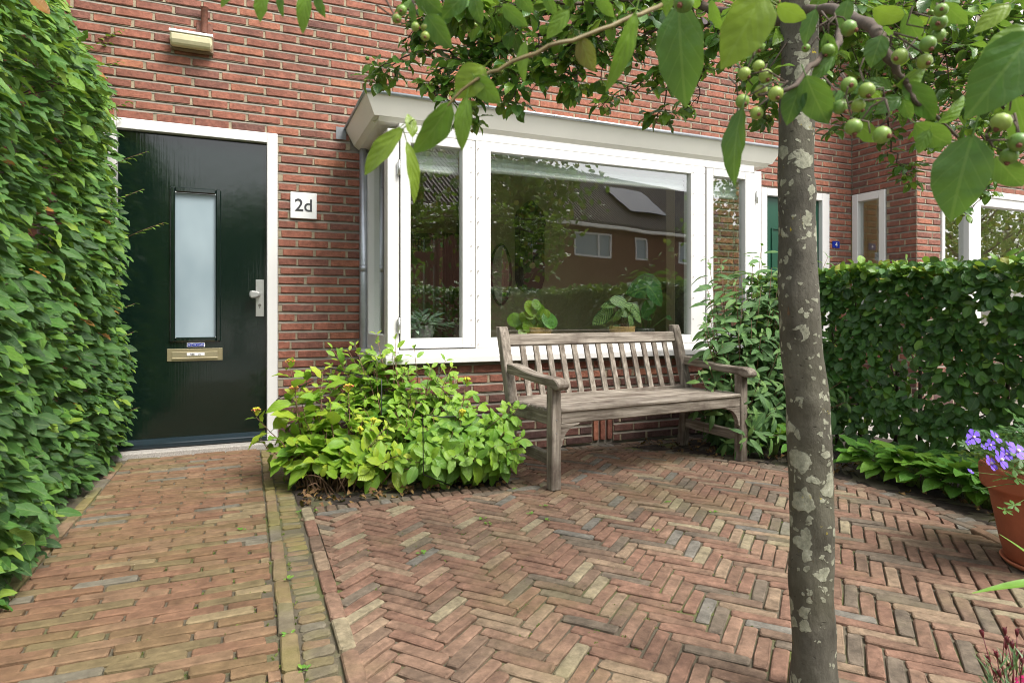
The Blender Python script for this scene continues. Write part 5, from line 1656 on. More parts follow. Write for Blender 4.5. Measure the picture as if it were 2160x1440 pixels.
# limbs from the head of the trunk towards the house and over the terrace
branch(P2((1690, 40, 1.5), (1590, 30, 1.7), (1450, 10, 1.95), (1330, -5, 2.1), (1260, 15, 2.15), (1205, 55, 2.2)), .016, .006, 12, L=.055)
branch(P2((1290, 5, 2.1), (1220, 75, 2.2), (1130, 75, 2.25), (1060, 88, 2.3), (985, 98, 2.35)), .008, .004, 16, L=.055)
branch(P2((1280, 20, 2.1), (1215, 90, 2.15), (1150, 120, 2.2), (1105, 150, 2.2), (1085, 190, 2.2), (1090, 215, 2.2)), .006, .002, 11, nf=3, L=.055)
branch(P2((1060, 88, 2.3), (985, 130, 2.35), (945, 108, 2.35), (905, 118, 2.4), (885, 106, 2.4), (840, 130, 2.4), (805, 140, 2.4)), .005, .002, 4, nf=3, L=.055, side=.05)
for p in P2((790, 130, 2.4), (815, 150, 2.4), (780, 160, 2.4), (800, 172, 2.4), (835, 150, 2.38)): cluster(p, 4, 3, .055)
branch(P2((1020, 90, 2.35), (950, 40, 2.35), (900, 20, 2.35), (850, -10, 2.35)), .005, .003, 10, L=.058)
branch(P2((960, 120, 2.35), (930, 160, 2.35), (915, 195, 2.35), (960, 215, 2.3), (1000, 230, 2.3), (990, 245, 2.3)), .004, .0015, 9, nf=3, L=.05, side=.07)
branch(P2((1390, 60, 1.95), (1345, 100, 2.0), (1310, 105, 2.0), (1270, 140, 2.1)), .004, .0015, 6, nf=3, L=.05, side=.06)
branch(P2((1400, 130, 2.0), (1340, 185, 2.05), (1300, 205, 2.1), (1270, 225, 2.1)), .004, .0015, 4, nf=3, L=.045, side=.05)
branch(P2((1560, 20, 1.8), (1480, 60, 1.95), (1430, 130, 2.0), (1405, 200, 2.05), (1385, 260, 2.1)), .005, .0015, 9, nf=3, L=.05, side=.07)
branch(P2((1540, 30, 1.85), (1500, 110, 2.0), (1480, 160, 2.05), (1470, 220, 2.1)), .005, .0015, 7, nf=3, L=.045, side=.06)
branch(P2((1600, 20, 1.8), (1560, 90, 2.0), (1580, 160, 2.1), (1620, 200, 2.15)), .005, .002, 8, nf=2, L=.045, side=.08)
branch(P2((1500, -20, 1.9), (1350, -40, 2.0), (1200, -20, 2.1), (1050, -20, 2.2), (930, 0, 2.25)), .010, .004, 26, L=.06)
branch(P2((1150, 100, 2.2), (1100, 130, 2.25), (1050, 150, 2.3), (1010, 175, 2.3), (1050, 210, 2.25)), .004, .002, 14, nf=3, L=.05, side=.09)
branch(P2((1350, 0, 1.8), (1250, 10, 1.7), (1120, -5, 1.6), (1000, 10, 1.5), (920, -10, 1.5)), .006, .003, 22, nf=2, L=.05, side=.10)
branch(P2((1250, 60, 2.1), (1180, 110, 2.15), (1190, 150, 2.15), (1230, 160, 2.1)), .004, .002, 10, nf=3, L=.05, side=.08)
branch(P2((1180, 30, 2.2), (1080, 30, 2.25), (980, 40, 2.3), (900, 50, 2.35), (860, 80, 2.4)), .004, .002, 22, L=.05, side=.09)
branch(P2((1100, 60, 2.25), (1020, 110, 2.3), (980, 150, 2.3), (940, 190, 2.3)), .004, .0015, 14, nf=3, L=.05, side=.08)
branch(P2((1450, -10, 1.95), (1330, 30, 2.0), (1240, 90, 2.1), (1180, 120, 2.15)), .004, .0015, 14, nf=2, L=.05, side=.08)
branch(P2((1650, 30, 1.7), (1600, 120, 2.0), (1640, 170, 2.1), (1610, 230, 2.2)), .004, .0015, 12, nf=2, L=.045, side=.08)
# right side of the crown, deep behind the near leaves
branch(P2((1700, 30, 1.5), (1820, -20, 1.8), (1950, 70, 2.2), (2050, 130, 2.4), (2160, 200, 2.6)), .018, .006, 76, nf=2, L=.05, side=.22)
branch(P2((1720, 60, 1.6), (1800, 60, 2.0), (1900, 110, 2.5), (1990, 190, 2.8), (2060, 260, 2.9)), .012, .004, 76, nf=2, L=.05, side=.24)
branch(P2((1700, 0, 1.6), (1760, 40, 2.0), (1820, 120, 2.4), (1850, 200, 2.6)), .010, .003, 45, nf=2, L=.05, side=.16)
branch(P2((1850, -20, 2.0), (1990, 20, 2.2), (2100, 40, 2.3), (2200, 90, 2.3)), .010, .004, 54, nf=2, L=.05, side=.18)
branch(P2((1900, 160, 2.5), (1870, 230, 2.5), (1880, 300, 2.5), (1900, 350, 2.5), (1915, 372, 2.5)), .005, .0015, 8, nf=2, L=.045, side=.06)
branch(P2((2060, 260, 2.9), (2090, 330, 2.9), (2080, 400, 2.8), (2050, 440, 2.8)), .005, .0015, 9, nf=3, L=.05, side=.08)
branch(P2((1760, 40, 2.2), (1740, 180, 2.3), (1790, 260, 2.35), (1800, 285, 2.35)), .005, .0015, 6, nf=1, L=.045, side=.06)
branch(P2((2050, 130, 2.4), (2120, 230, 2.4), (2180, 300, 2.4)), .006, .002, 16, nf=2, L=.05, side=.15)
# the near bough that reaches towards the viewer, upper right
branch(P2((1700, 20, 1.45), (1760, 20, 1.1), (1800, 40, .85), (1840, 58, .72), (1858, 78, .68), (1872, 115, .66), (1890, 150, .66), (1912, 178, .66)), .010, .0032, 0, jit=.002)
branch(P2((1912, 178, .66), (1930, 215, .66), (1960, 235, .68), (2020, 290, .68)), .003, .0015, 0, jit=.002)
branch(P2((1770, 40, 1.0), (1770, 90, .75), (1740, 110, .68), (1700, 150, .64), (1660, 190, .62), (1600, 200, .62)), .005, .0015, 0, jit=.003)
branch(P2((1700, -60, 1.4), (1560, -30, .9), (1430, -5, .66), (1370, 22, .60), (1290, 55, .57), (1180, 90, .55), (1080, 130, .55), (1020, 160, .55), (960, 205, .55), (905, 255, .55)), .0028, .0011, 0, jit=.0015)


def near_leaf(u0, v0_, u1, v1, z, w, tint, twist=0.0, dz=0.0):
    """a leaf close to the viewer, from its stalk to its tip"""
    a, b_ = px(u0, v0_, z), px(u1, v1, z + dz)
    d_ = b_ - a
    view = -(a - Vector((0, 0, CAM_Z))).normalized()
    n_ = view * math.cos(twist) + d_.normalized().cross(view) * math.sin(twist)
    NL.append((tuple(a), tuple(d_), tuple(n_), d_.length, w, tint))


NL = []
for a in ((1022, 140, 958, 205, .55, 1.05, .88, .2), (1000, 160, 1050, 222, .55, .9, .6, .3), (985, 205, 966, 315, .55, .62, .72, .3), (950, 215, 885, 335, .55, .75, .62, -.5), (850, 272, 752, 362, .55, .5, .92, .5), (858, 300, 892, 425, .55, .42, .86, -.6), (870, 290, 865, 232, .55, .7, .85, .4), (845, 268, 775, 330, .56, .4, .9, .9),
          (1200, 22, 1152, 78, .56, .75, .72, .2), (1108, 88, 1094, 170, .56, .5, .7, .6), (1060, 10, 1110, 60, .6, .8, .45, .3), (1225, 80, 1248, 152, .56, .85, .98, .3), (1340, 28, 1296, 192, .57, .42, .74, -.4), (1432, 8, 1438, 222, .6, .78, .22, .15), (1612, -20, 1535, 138, .5, .95, .80, -.2), (1566, 228, 1522, 385, .6, .5, .12, .7), (1500, 0, 1515, 70, .6, .6, .75, .6),
          (1700, 160, 1742, 268, .62, .85, .28, .2), (1690, 180, 1655, 258, .63, .85, .18, .3), (1730, 180, 1756, 222, .64, .9, .3, .5), (2052, 285, 1998, 462, .55, .95, .35, .15), (2175, 70, 2058, 238, .5, .9, .32, -.2), (2180, 60, 2075, 105, .55, .8, .75, .5), (1905, 175, 1990, 255, .66, .8, .4, -.3), (1850, 175, 1800, 190, .66, .9, .35, .4),
          (1842, 18, 1912, 50, .68, .95, .82, .4), (1910, 30, 1940, 92, .68, .85, .4, .2), (1860, 75, 1835, 138, .66, 1.0, .35, .2), (1890, 180, 1975, 150, .66, .7, .75, .5), (1880, 190, 1840, 160, .66, .8, .45, .4), (1900, 205, 1848, 235, .66, .9, .3, .2), (1905, 210, 1920, 255, .66, .95, .42, .2), (1930, 260, 2010, 318, .66, .9, .45, .3), (1960, 275, 1935, 320, .64, .9, .5, .3), (1980, 258, 2062, 200, .66, .6, .7, .6), (1800, 250, 1860, 312, .68, .8, .5, .4), (2100, 330, 2160, 405, .6, .9, .3, .2), (2140, 200, 2170, 330, .58, .8, .5, .4), (2130, 10, 2060, 60, .66, .8, .8, .3), (1990, 5, 2040, 60, .7, .8, .5, .3), (1640, 10, 1700, 50, .62, .9, .82, .4), (1740, 70, 1760, 130, .66, .8, .3, .3), (1790, 0, 1770, 60, .7, .9, .3, .4), (1720, 20, 1690, 90, .66, .8, .3, .5), (1840, 215, 1815, 250, .68, .9, .25, .3), (1760, 120, 1710, 165, .66, .8, .4, .4),
          (648, -22, 632, 66, .6, .6, .72, .3), (668, -10, 680, 36, .62, .7, .4, .5), (560, -25, 540, 42, .6, .7, .76, .5), (592, -20, 588, 34, .62, .5, .45, .7), (500, -30, 458, 12, .62, .5, .75, .5), (880, -20, 928, 28, .58, 1.0, .22, .2), (900, 30, 945, 102, .58, .85, .28, .3), (985, -15, 930, 36, .6, .95, .3, .2), (868, 5, 872, 52, .58, .5, .4, .5), (1000, -10, 1010, 48, .62, .9, .35, .4), (1150, -15, 1170, 35, .62, .8, .4, .4), (1090, -20, 1120, 30, .64, .9, .3, .4), (1260, -15, 1290, 40, .6, .8, .6, .4), (1420, -30, 1400, 30, .62, .8, .7, .4), (1780, 190, 1730, 230, .66, .8, .35, .6)):
    near_leaf(*a)
NW = (.24, .35, .46, .58, .70)
nlp = [leaf_proto(w_, .3, .55, .40, 8, .012, wave=.16 * (-1) ** q, petiole=.22) for q, w_ in enumerate(NW)]
for a, d_, n_, l_, w_, t_ in NL: add_leaf(a, d_, n_, -l_ - 10 * w_, t_)
for u, v, z, r_ in ((837, 40, .58, 10.5), (848, 22, .58, 11), (876, 57, .58, 10), (896, 58, .585, 9), (897, 77, .58, 10), (1790, 180, .62, 17), (1828, 191, .62, 17), (1772, 226, .62, 16), (1810, 223, .63, 15), (1800, 268, .6, 18), (1860, 285, .58, 19), (1747, 106, .66, 14), (1790, 60, .66, 17), (1570, 156, .62, 14), (1615, 161, .62, 15), (1566, 214, .62, 15), (1596, 239, .62, 14), (1636, 198, .61, 16), (1605, 192, .63, 14), (1600, 140, .63, 13), (1957, 93, .62, 17), (1980, 48, .62, 17), (1978, 76, .63, 16), (1898, 120, .64, 17), (1950, 130, .64, 16), (2112, 258, .55, 20), (2148, 300, .55, 20), (2128, 330, .56, 18), (1700, 102, .67, 9), (1600, 100, .66, 13), (1985, 22, .6, 14), (1442, 5, .55, 22)):
    p = px(u, v, z); FP.append(tuple(p)); FS.append(r_ / F_PX * z); d_ = Vector((random.gauss(0, .5), random.uniform(-1.0, .1), random.uniform(-1, -.2))).normalized(); FD.append(tuple(d_))
    SEG.append((tuple(p - d_ * .012), tuple(p - d_ * .03 + Vector((random.uniform(-.008, .008), 0, .012))), .0008, .0011))
for u0_, v0_, u1, v1, z in ((1955, 95, 1885, 70, .64), (1898, 115, 1880, 75, .64), (1950, 125, 1885, 72, .64), (1828, 195, 1865, 205, .63), (1772, 226, 1865, 207, .63), (1810, 265, 1868, 208, .62), (1855, 270, 1868, 210, .61), (1800, 60, 1760, 35, .66), (1747, 100, 1762, 36, .66), (1700, 95, 1758, 36, .67), (1640, 195, 1660, 172, .62), (1570, 160, 1655, 172, .62), (1566, 210, 1655, 175, .62), (1598, 232, 1655, 178, .62), (2110, 262, 2080, 285, .56), (2148, 295, 2080, 283, .55), (2128, 325, 2082, 286, .56)):
    SEG.append((tuple(px(u0_, v0_, z)), tuple(px(u1, v1, z)), .0008, .0013))
for pp, rr in BR:
    m_ = MB(); m_.tube(pp, rr, 8, wob=.06)
    o = m_.build('branch', M['young_shoot'] if len(pp) == 37 else M['twig'], tree); o.matrix_basis = parent_world(tree).inverted()
twigs('twig', tree, SEG, M['twig'], 4)
LS_ = np.array(LS); near = LS_ < 0
LP, LD, LN, LT = np.array(LP), np.array(LD), np.array(LN), np.array(LT)
rotL = frames(LD, LN)
protosL = apple_leaves + nlp
pidL = RNG.integers(0, 3, len(LP)); sizeL = LS_.copy()
for i, (a, d_, n_, l_, w_, t_) in zip(np.nonzero(near)[0], NL):
    pidL[i] = 3 + int(np.argmin([abs(w_ * .64 - q) for q in NW])); sizeL[i] = l_
scatter(tree, 'leaf', protosL, LP, rotL, sizeL, pidL, LT, M['apple'], 300)
FP, FS = np.array(FP), np.array(FS)
nf = len(FP)
rotF = frames(np.cross(np.array(FD), np.array([[.3, .9, .2]])), np.array(FD))
scatter(tree, 'fruit', fruit_protos, FP, rotF, FS, np.zeros(nf, int), RNG.random(nf), M['fruit'], 300, 'small_fruit')
m_ = MB()
for p, r_, d_ in zip(FP, FS, FD):
    p, d_ = Vector(p), Vector(d_)
    m_.tube([tuple(p + d_ * r_ * .78), tuple(p + d_ * r_ * 1.12)], [r_ * .33, r_ * .2], 6)
o = tag(m_.build('calyx', M['calyx'], tree), kind='stuff'); o.matrix_basis = parent_world(tree).inverted()

# ------------------------------------------------------------------ pot with cranesbill
PX_, PY_ = 2.70, 1.295
pot = MB()
pot.lathe([(.0, .002), (.145, .002), (.150, .006), (.165, .06), (.195, .22), (.204, .262), (.222, .264), (.226, .275), (.229, .335), (.224, .343), (.212, .343), (.208, .335), (.203, .29), (.0, .285)], n=56)
pot = tag(pot.build('flower_pot', M['terracotta']), 'large terracotta flower pot at the right edge of the terrace', 'flower pot')
pot.location = (PX_, PY_, .022)
sau = MB(); sau.lathe([(0, 0), (.152, 0), (.166, .018), (.160, .02), (.150, .011), (0, .011)], n=48)
sau = tag(sau.build('pot_saucer', plain('saucer_clay', (.42, .14, .07), .7, var=.2), None), 'terracotta saucer under the large flower pot', 'saucer'); sau.location = (PX_, PY_, .008)


def palmate(nl=5):
    V, F, U = [(0, 0, 0)], [], [(.5, .5)]
    for k in range(nl):
        a = (k - (nl - 1) / 2) * 1.05
        for da, r_ in ((-.38, .55), (-.25, .75), (-.14, .82), (0, 1.0), (.14, .82), (.25, .75), (.38, .55)):
            V.append((math.sin(a + da) * r_, math.cos(a + da) * r_, -.18 * r_ * r_ + .05 * math.cos(6 * da))); U.append((.2, .2))
        b0 = 1 + k * 7
        for q in range(6): F.append((0, b0 + q + 1, b0 + q))
    return Proto(V, F, U)


ger = tag(empty('cranesbill', (PX_, PY_, .31)), 'violet flowered cranesbill growing in the terracotta pot', 'plant')
pal = [palmate()]
k = 170
an = RNG.uniform(0, 6.28, k); rr = np.sqrt(RNG.random(k)) * .30
pos = np.stack([PX_ + rr * np.cos(an), PY_ + rr * np.sin(an), .34 + .26 * (1 - (rr / .33) ** 2) * RNG.uniform(.35, 1, k)], 1)
extra = np.array([tuple(px(2140, 1065, 2.05)), tuple(px(2070, 1030, 2.1)), tuple(px(2120, 1075, 2.05))])
pos = np.concatenate([pos, extra]); k = len(pos)
dr = np.stack([RNG.normal(0, 1, k), RNG.normal(0, 1, k), RNG.normal(0, .3, k)], 1); nr = np.stack([RNG.normal(-.1, .35, k), RNG.normal(-.45, .35, k), np.ones(k)], 1)
scatter(ger, 'leaf', pal, pos, frames(dr, nr), RNG.uniform(.026, .045, k), np.zeros(k, int), RNG.random(k), M['geranium_leaf'], 300)
segs = [((PX_ + (p[0] - PX_) * .3, PY_ + (p[1] - PY_) * .3, .32), tuple(p), .0016, .001) for p in pos]


def blossom(p, n_, s_):
    m2 = MB()
    n_ = Vector(n_).normalized(); a_ = n_.cross(Vector((.2, .3, .9))).normalized(); b_ = n_.cross(a_)
    for q in range(5):
        t0 = 6.283 * q / 5
        vs = [m2.bm.verts.new(p + n_ * .001)]
        for dt, r_, lf in ((-.5, .65, .12), (-.42, .95, .16), (0, 1.05, .14), (.42, .95, .16), (.5, .65, .12)):
            vs.append(m2.bm.verts.new(p + (a_ * math.cos(t0 + dt) + b_ * math.sin(t0 + dt)) * s_ * r_ + n_ * s_ * lf))
        m2.bm.faces.new(vs)
    o_ = m2.build('blossom', M['violet'], ger)
    m2 = MB(); m2.tube([tuple(p), tuple(p + n_ * s_ * .3)], s_ * .16, 7); c_ = m2.build('flower_centre', M['violet_eye'], o_)
    o_.matrix_basis = parent_world(ger).inverted()
    return o_


for u, v, z, s_ in ((2052, 921, 2.15, 19), (2099, 922, 2.2, 18), (2088, 938, 2.15, 14), (2131, 940, 2.1, 13), (2145, 952, 2.05, 25), (2121, 958, 2.05, 18), (2109, 970, 2.0, 24), (2089, 977, 2.0, 20), (2047, 994, 2.1, 8), (2074, 942, 2.2, 8), (2042, 932, 2.2, 8), (2175, 930, 2.1, 20)):
    p = px(u, v, z)
    blossom(p, (random.uniform(-.4, .2), random.uniform(-1, -.6), random.uniform(.2, .9)), s_ * .86 / F_PX * z)
    segs.append(((PX_ + (p.x - PX_) * .3, PY_ + (p.y - PY_) * .3, .32), tuple(p), .0016, .001))
twigs('stalk', ger, segs, M['stem_green'], 4)

# ------------------------------------------------------------------ pink in the corner, strap leaf beside it
dia = tag(empty('garden_pink', (1.72, .93, 0)), 'garden pink with dark red buds and one pink flower in the bottom corner', 'plant')
segs, pos, dr, nr = [], [], [], []
bud_m = MB()
D0 = 1.42
for u, v in ((2073, 1340), (2120, 1335), (2145, 1338), (2125, 1355), (2122, 1365), (2103, 1385), (2087, 1395), (2082, 1412), (2135, 1365), (2140, 1395), (2100, 1420), (2155, 1400), (2110, 1425), (2150, 1385), (2165, 1350), (2178, 1370), (2130, 1410)):
    z = D0 + random.uniform(-.08, .08)
    p = px(u, v, z); b0 = px(2135 + (u - 2120) * .4, 1490, z)
    segs.append((tuple(b0), tuple(p), .0014, .001))
    d_ = (p - b0).normalized()
    bud_m.tube([tuple(p - d_ * .004), tuple(p + d_ * .002), tuple(p + d_ * .010), tuple(p + d_ * .013)], [.0015, .0035, .0045, .003], 7)
    for k in range(5):
        a = random.uniform(0, 6.28); bud_m.tube([tuple(p + d_ * .008), tuple(p + d_ * .017 + Vector((math.cos(a), math.sin(a), 0)) * .006)], [.0016, .0004], 4)
for k in range(90):
    p = px(random.uniform(2080, 2200), random.uniform(1390, 1470), D0 + random.uniform(-.08, .08))
    pos.append(tuple(p)); dr.append((random.gauss(0, .5), random.gauss(0, .5), 1)); nr.append((random.gauss(0, 1), -1, .2))
o = bud_m.build('bud', M['bud_red'], dia); o.matrix_basis = parent_world(dia).inverted(); o['kind'] = 'stuff'
twigs('stalk', dia, segs, M['bud_red'], 4)
nar = [leaf_proto(.09, .3, .5, .3, 4)]
scatter(dia, 'leaf', nar, pos, frames(dr, nr), RNG.uniform(.035, .06, len(pos)), np.zeros(len(pos), int), RNG.random(len(pos)), M['dianthus'], 300)
m_ = MB()
p = px(2150, 1434, D0 - .05)
for q in range(5):
    t0 = 6.283 * q / 5
    a_ = Vector((CS, -SN, 0)); b_ = Vector((0, 0, 1)); f_ = Vector((-SN, -CS, 0))
    vs = [m_.bm.verts.new(p)]
    for dt, r_ in ((-.55, .7), (-.4, 1), (-.2, .9), (0, 1.05), (.2, .9), (.4, 1), (.55, .7)): vs.append(m_.bm.verts.new(p + (a_ * math.cos(t0 + dt) + b_ * math.sin(t0 + dt)) * .014 * r_ + f_ * .003))
    m_.bm.faces.new(vs)
o = m_.build('blossom', M['pink'], dia); o.matrix_basis = parent_world(dia).inverted()

lil = tag(empty('day_lily', px(2330, 1420, 1.3), 0), 'plant with long bright green strap leaves reaching in from the right edge', 'plant')
pos, dr, nr, sz = [], [], [], []
for (u0_, v0_, u1, v1, z) in ((2330, 1225, 2058, 1212, 1.05), (2300, 1300, 2150, 1105, 1.1), (2350, 1350, 2260, 1000, 1.2), (2360, 1350, 2420, 1050, 1.2)):
    a, b_ = px(u0_, v0_, z), px(u1, v1, z)
    pos.append(tuple(a)); dr.append(tuple(b_ - a)); nr.append((0, -.35, 1)); sz.append((b_ - a).length)
scatter(lil, 'leaf', [leaf_proto(.085, .35, .35, .4, 8)], pos, frames(dr, nr), np.array(sz), np.zeros(len(pos), int), RNG.random(len(pos)), M['strap'], 300)
twigs('crown', lil, [(tuple(px(2330, 1640, 1.2)), p, .008, .004) for p in pos], M['stem_green'])

# ------------------------------------------------------------------ plants on the window board
def window_pot(x, y, r_, h, label, mat):
    m2 = MB(); m2.lathe([(0, 0), (r_ * .82, 0), (r_ * .9, h * .12)] + [(r_ * (.9 + .1 * i / 5 + (.03 if i % 2 else 0)), h * (.15 + .8 * i / 5)) for i in range(6)] + [(r_ * .88, h * .97), (r_ * .85, h * .8), (0, h * .8)], n=28)
    o_ = m2.build('plant_basket', mat); o_.location = (x, y, .746)
    return tag(o_, label, 'basket', 'baskets on the window board')


window_pot(1.945, 4.08, .10, .085, 'woven straw basket holding the round-leaved plant on the window board', M['wicker'])
window_pot(2.665, 4.08, .10, .085, 'plain straw basket holding the striped-leaved plant on the window board', plain('straw', (.45, .27, .1), .7, var=.25, nscale=40))


def disc(): 
    n_ = 14
    return Proto([(0, 0, .06)] + [(math.cos(6.283 * k / n_), math.sin(6.283 * k / n_), -.05 + .04 * math.sin(3 * 6.283 * k / n_)) for k in range(n_)], [(0, 1 + k, 1 + (k + 1) % n_) for k in range(n_)], [(.2, .2)] * (n_ + 1))


pil = tag(empty('pilea', (1.945, 4.08, .81)), 'plant with round bright green coin leaves in a basket behind the bench post', 'plant')
pos, nr, sz, segs = [], [], [], []
for u, v, s_ in ((1086, 674, 17), (1121, 650, 19), (1107, 670, 14), (1137, 652, 13), (1160, 675, 20), (1147, 693, 19), (1125, 672, 16), (1140, 668, 15), (1113, 688, 14), (1097, 690, 11), (1130, 685, 15), (1118, 662, 13), (1102, 701, 10), (1150, 662, 11), (1132, 642, 12)):
    z = 4.45 + random.uniform(-.06, .06); p = px(u, v, z); pos.append(tuple(p)); nr.append((random.gauss(0, .35), -1, random.gauss(.45, .3))); sz.append(s_ / F_PX * z)
    segs.append(((1.945 + random.uniform(-.03, .03), 4.08, .80), tuple(p), .0022, .0016))
scatter(pil, 'leaf', [disc()], pos, frames(np.cross(nr, [[.2, .1, 1]]), np.array(nr)), np.array(sz), np.zeros(len(pos), int), RNG.random(len(pos)), M['pilea'], 300)
twigs('stalk', pil, segs, M['stem_green'], 5)
cal = tag(empty('calathea', (2.665, 4.08, .81)), 'plant with dark green leaves striped pale green in a basket behind the bench', 'plant')
pos, dr, nr, sz, segs = [], [], [], [], []
for u0_, v0_, u1, v1 in ((1290, 640, 1262, 690), (1285, 632, 1325, 638), (1318, 640, 1358, 665), (1330, 655, 1355, 675), (1290, 690, 1322, 698), (1325, 665, 1340, 695), (1300, 660, 1340, 655), (1300, 645, 1270, 640), (1310, 650, 1300, 680), (1335, 640, 1350, 655)):
    z = 4.75 + random.uniform(-.06, .06)
    a, b_ = px(u0_, v0_, z), px(u1, v1, z); d_ = b_ - a
    pos.append(tuple(a)); dr.append(tuple(d_)); nr.append((random.gauss(0, .2), -1, .6)); sz.append(d_.length * 1.15); segs.append(((2.665, 4.08, .80), tuple(a), .0025, .002))
scatter(cal, 'leaf', [leaf_proto(.62, .15, .5, .45, 7), leaf_proto(.55, .2, .8, .45, 7)], pos, frames(dr, nr), np.array(sz), RNG.integers(0, 2, len(pos)), RNG.random(len(pos)), M['calathea'], 300)
twigs('stalk', cal, segs, M['stem_brown'], 5)
alo = tag(empty('alocasia', (2.95, 4.22, .746)), 'tall plant with dark arrow-shaped leaves behind the right end of the bench', 'plant')
pos, dr, nr, sz, segs = [], [], [], [], []
for u0_, v0_, u1, v1 in ((1395, 598, 1325, 612), (1365, 600, 1400, 640), (1375, 630, 1360, 670), (1350, 655, 1375, 672), (1405, 668, 1418, 672)):
    z = 5.0 + random.uniform(-.05, .05); a, b_ = px(u0_, v0_, z), px(u1, v1, z); d_ = b_ - a
    pos.append(tuple(a)); dr.append(tuple(d_)); nr.append((random.gauss(0, .2), -1, .5)); sz.append(d_.length * 1.1); segs.append(((2.95 + random.uniform(-.06, .06), 4.22, .75), tuple(a), .004, .003))
scatter(alo, 'leaf', [leaf_proto(.75, .15, .4, .3, 7, petiole=.05)], pos, frames(dr, nr), np.array(sz), np.zeros(len(pos), int), RNG.random(len(pos)), M['alocasia'], 300)
twigs('stalk', alo, segs, M['stem_green'], 6)
aj = MB(); aj.lathe([(0, 0), (.08, 0), (.095, .03), (.10, .06), (.09, .062), (0, .05)], n=24); aj = aj.build('plant_tray', plain('dark_tray', (.04, .035, .03), .5)); aj.location = (2.95, 4.22, .746); tag(aj, 'dark shallow bowl holding the arrow-leaved plant on the window board', 'bowl')
fern = tag(empty('blue_fern', (1.12, 4.15, .746)), 'blue-grey fern on the window board behind the left bay sash', 'plant')
pos, dr, nr, sz = [], [], [], []
for k in range(34):
    a = random.uniform(0, 6.28); e = random.uniform(-.2, 1.1)
    tip_d = Vector((math.cos(a), math.sin(a) * .6, e)).normalized(); L_ = random.uniform(.16, .26)
    side_ = tip_d.cross(Vector((0, 0, 1))).normalized()
    for q in range(5):
        t_ = q / 5; b0 = Vector((1.10, 4.15, .83)) + tip_d * L_ * t_ + Vector((0, 0, -.10 * t_ * t_))
        pos.append(tuple(b0)); dr.append(tuple(tip_d * 1.0 + Vector((0, 0, -.4 * t_)) + side_ * (.5 if q % 2 else -.5))); nr.append((random.gauss(0, .3), -.6, 1)); sz.append(L_ * .5 * (1 - .4 * t_))
scatter(fern, 'leaf', [leaf_proto(.26, .2, .5, .45, 5)], pos, frames(dr, nr), np.array(sz), np.zeros(len(pos), int), RNG.random(len(pos)), M['fern'], 300)
fp = MB(); fp.lathe([(0, 0), (.07, 0), (.09, .1), (.085, .1), (0, .09)], n=24); fp = fp.build('plant_pot', plain('grey_pot', (.2, .2, .19), .6)); fp.location = (1.10, 4.15, .746); tag(fp, 'grey pot under the blue-grey fern on the window board', 'flower pot')

# weeds in the joints
pos, dr, nr = [], [], []
for x, y in ((1.31, 2.69), (1.20, 2.60), (.98, 2.63), (.98, 2.56), (1.24, 2.50), (.22, 3.05), (.30, 3.04), (.13, 2.3), (1.9, 2.5), (-.02, 2.9), (.62, 2.35), (1.3, 3.0), (.11, 1.9), (.135, 1.7), (2.0, 2.3), (1.6, 2.2)):
    for k in range(7):
        a = random.uniform(0, 6.28); pos.append((x + .006 * math.cos(a), y + .006 * math.sin(a), .002)); dr.append((math.cos(a), math.sin(a), random.uniform(.2, .9))); nr.append((0, -.2, 1))
o = scatter(None, 'joint_weeds', [leaf_proto(.5, .2, .5, .5, 4)], pos, frames(dr, nr), RNG.uniform(.010, .02, len(pos)), np.zeros(len(pos), int), RNG.uniform(.5, 1, len(pos)), M['lungwort'], 0, 'joint_weeds')
tag(o[0], 'tiny green weeds sprouting between the paving bricks', 'weeds')
# moss tufts in the path joints
pos, dr, nr = [], [], []
for k in range(520):
    if k % 2: x, y = random.uniform(-.3, .15), 4.585 - .0515 * random.randrange(30, 60) + random.uniform(-.024, .024)
    else:
        x, y = random.uniform(.3, 2.4), random.uniform(1.4, 2.6)
    for q in range(4): pos.append((x + random.uniform(-.006, .006), y + random.uniform(-.006, .006), -.009)); dr.append((random.gauss(0, 1), random.gauss(0, 1), 1)); nr.append((0, -1, .6))
mossm = leaf_mat('moss_blade', [(0, (.05, .075, .014)), (1, (.13, .16, .025))], trans=.2, rough=.8)
o = scatter(None, 'joint_moss', [leaf_proto(.45, .2, .5, .5, 3)], pos, frames(dr, nr), RNG.uniform(.007, .012, len(pos)), np.zeros(len(pos), int), RNG.random(len(pos)), mossm, 0, 'joint_moss')
tag(o[0], 'green moss in the joints between the paving bricks', 'moss')

# ------------------------------------------------------------------ the street behind the viewer, seen in the glass
fh = tag(empty('front_hedge', (3, -1.6, 0)), 'clipped hedge along the pavement across from the bay window', 'hedge')
n = 5200
pos = np.stack([RNG.uniform(.6, 7, n), -1.35 - RNG.exponential(.08, n), RNG.uniform(.05, 1.3, n)], 1)
top_ = RNG.random(n) < .25; pos[top_, 2] = 1.3 + RNG.normal(0, .03, top_.sum()); pos[top_, 1] = RNG.uniform(-1.9, -1.3, top_.sum())
dr = np.stack([RNG.normal(0, .6, n), RNG.normal(.6, .3, n), RNG.normal(-.2, .4, n)], 1); nr = np.stack([RNG.normal(0, .3, n), RNG.normal(.5, .3, n), RNG.normal(.8, .3, n)], 1)
scatter(fh, 'leaf', beech_leaves, pos, frames(dr, nr), RNG.uniform(.07, .11, n), RNG.integers(0, 3, n), RNG.uniform(.3, .9, n), M['beech'], 0)


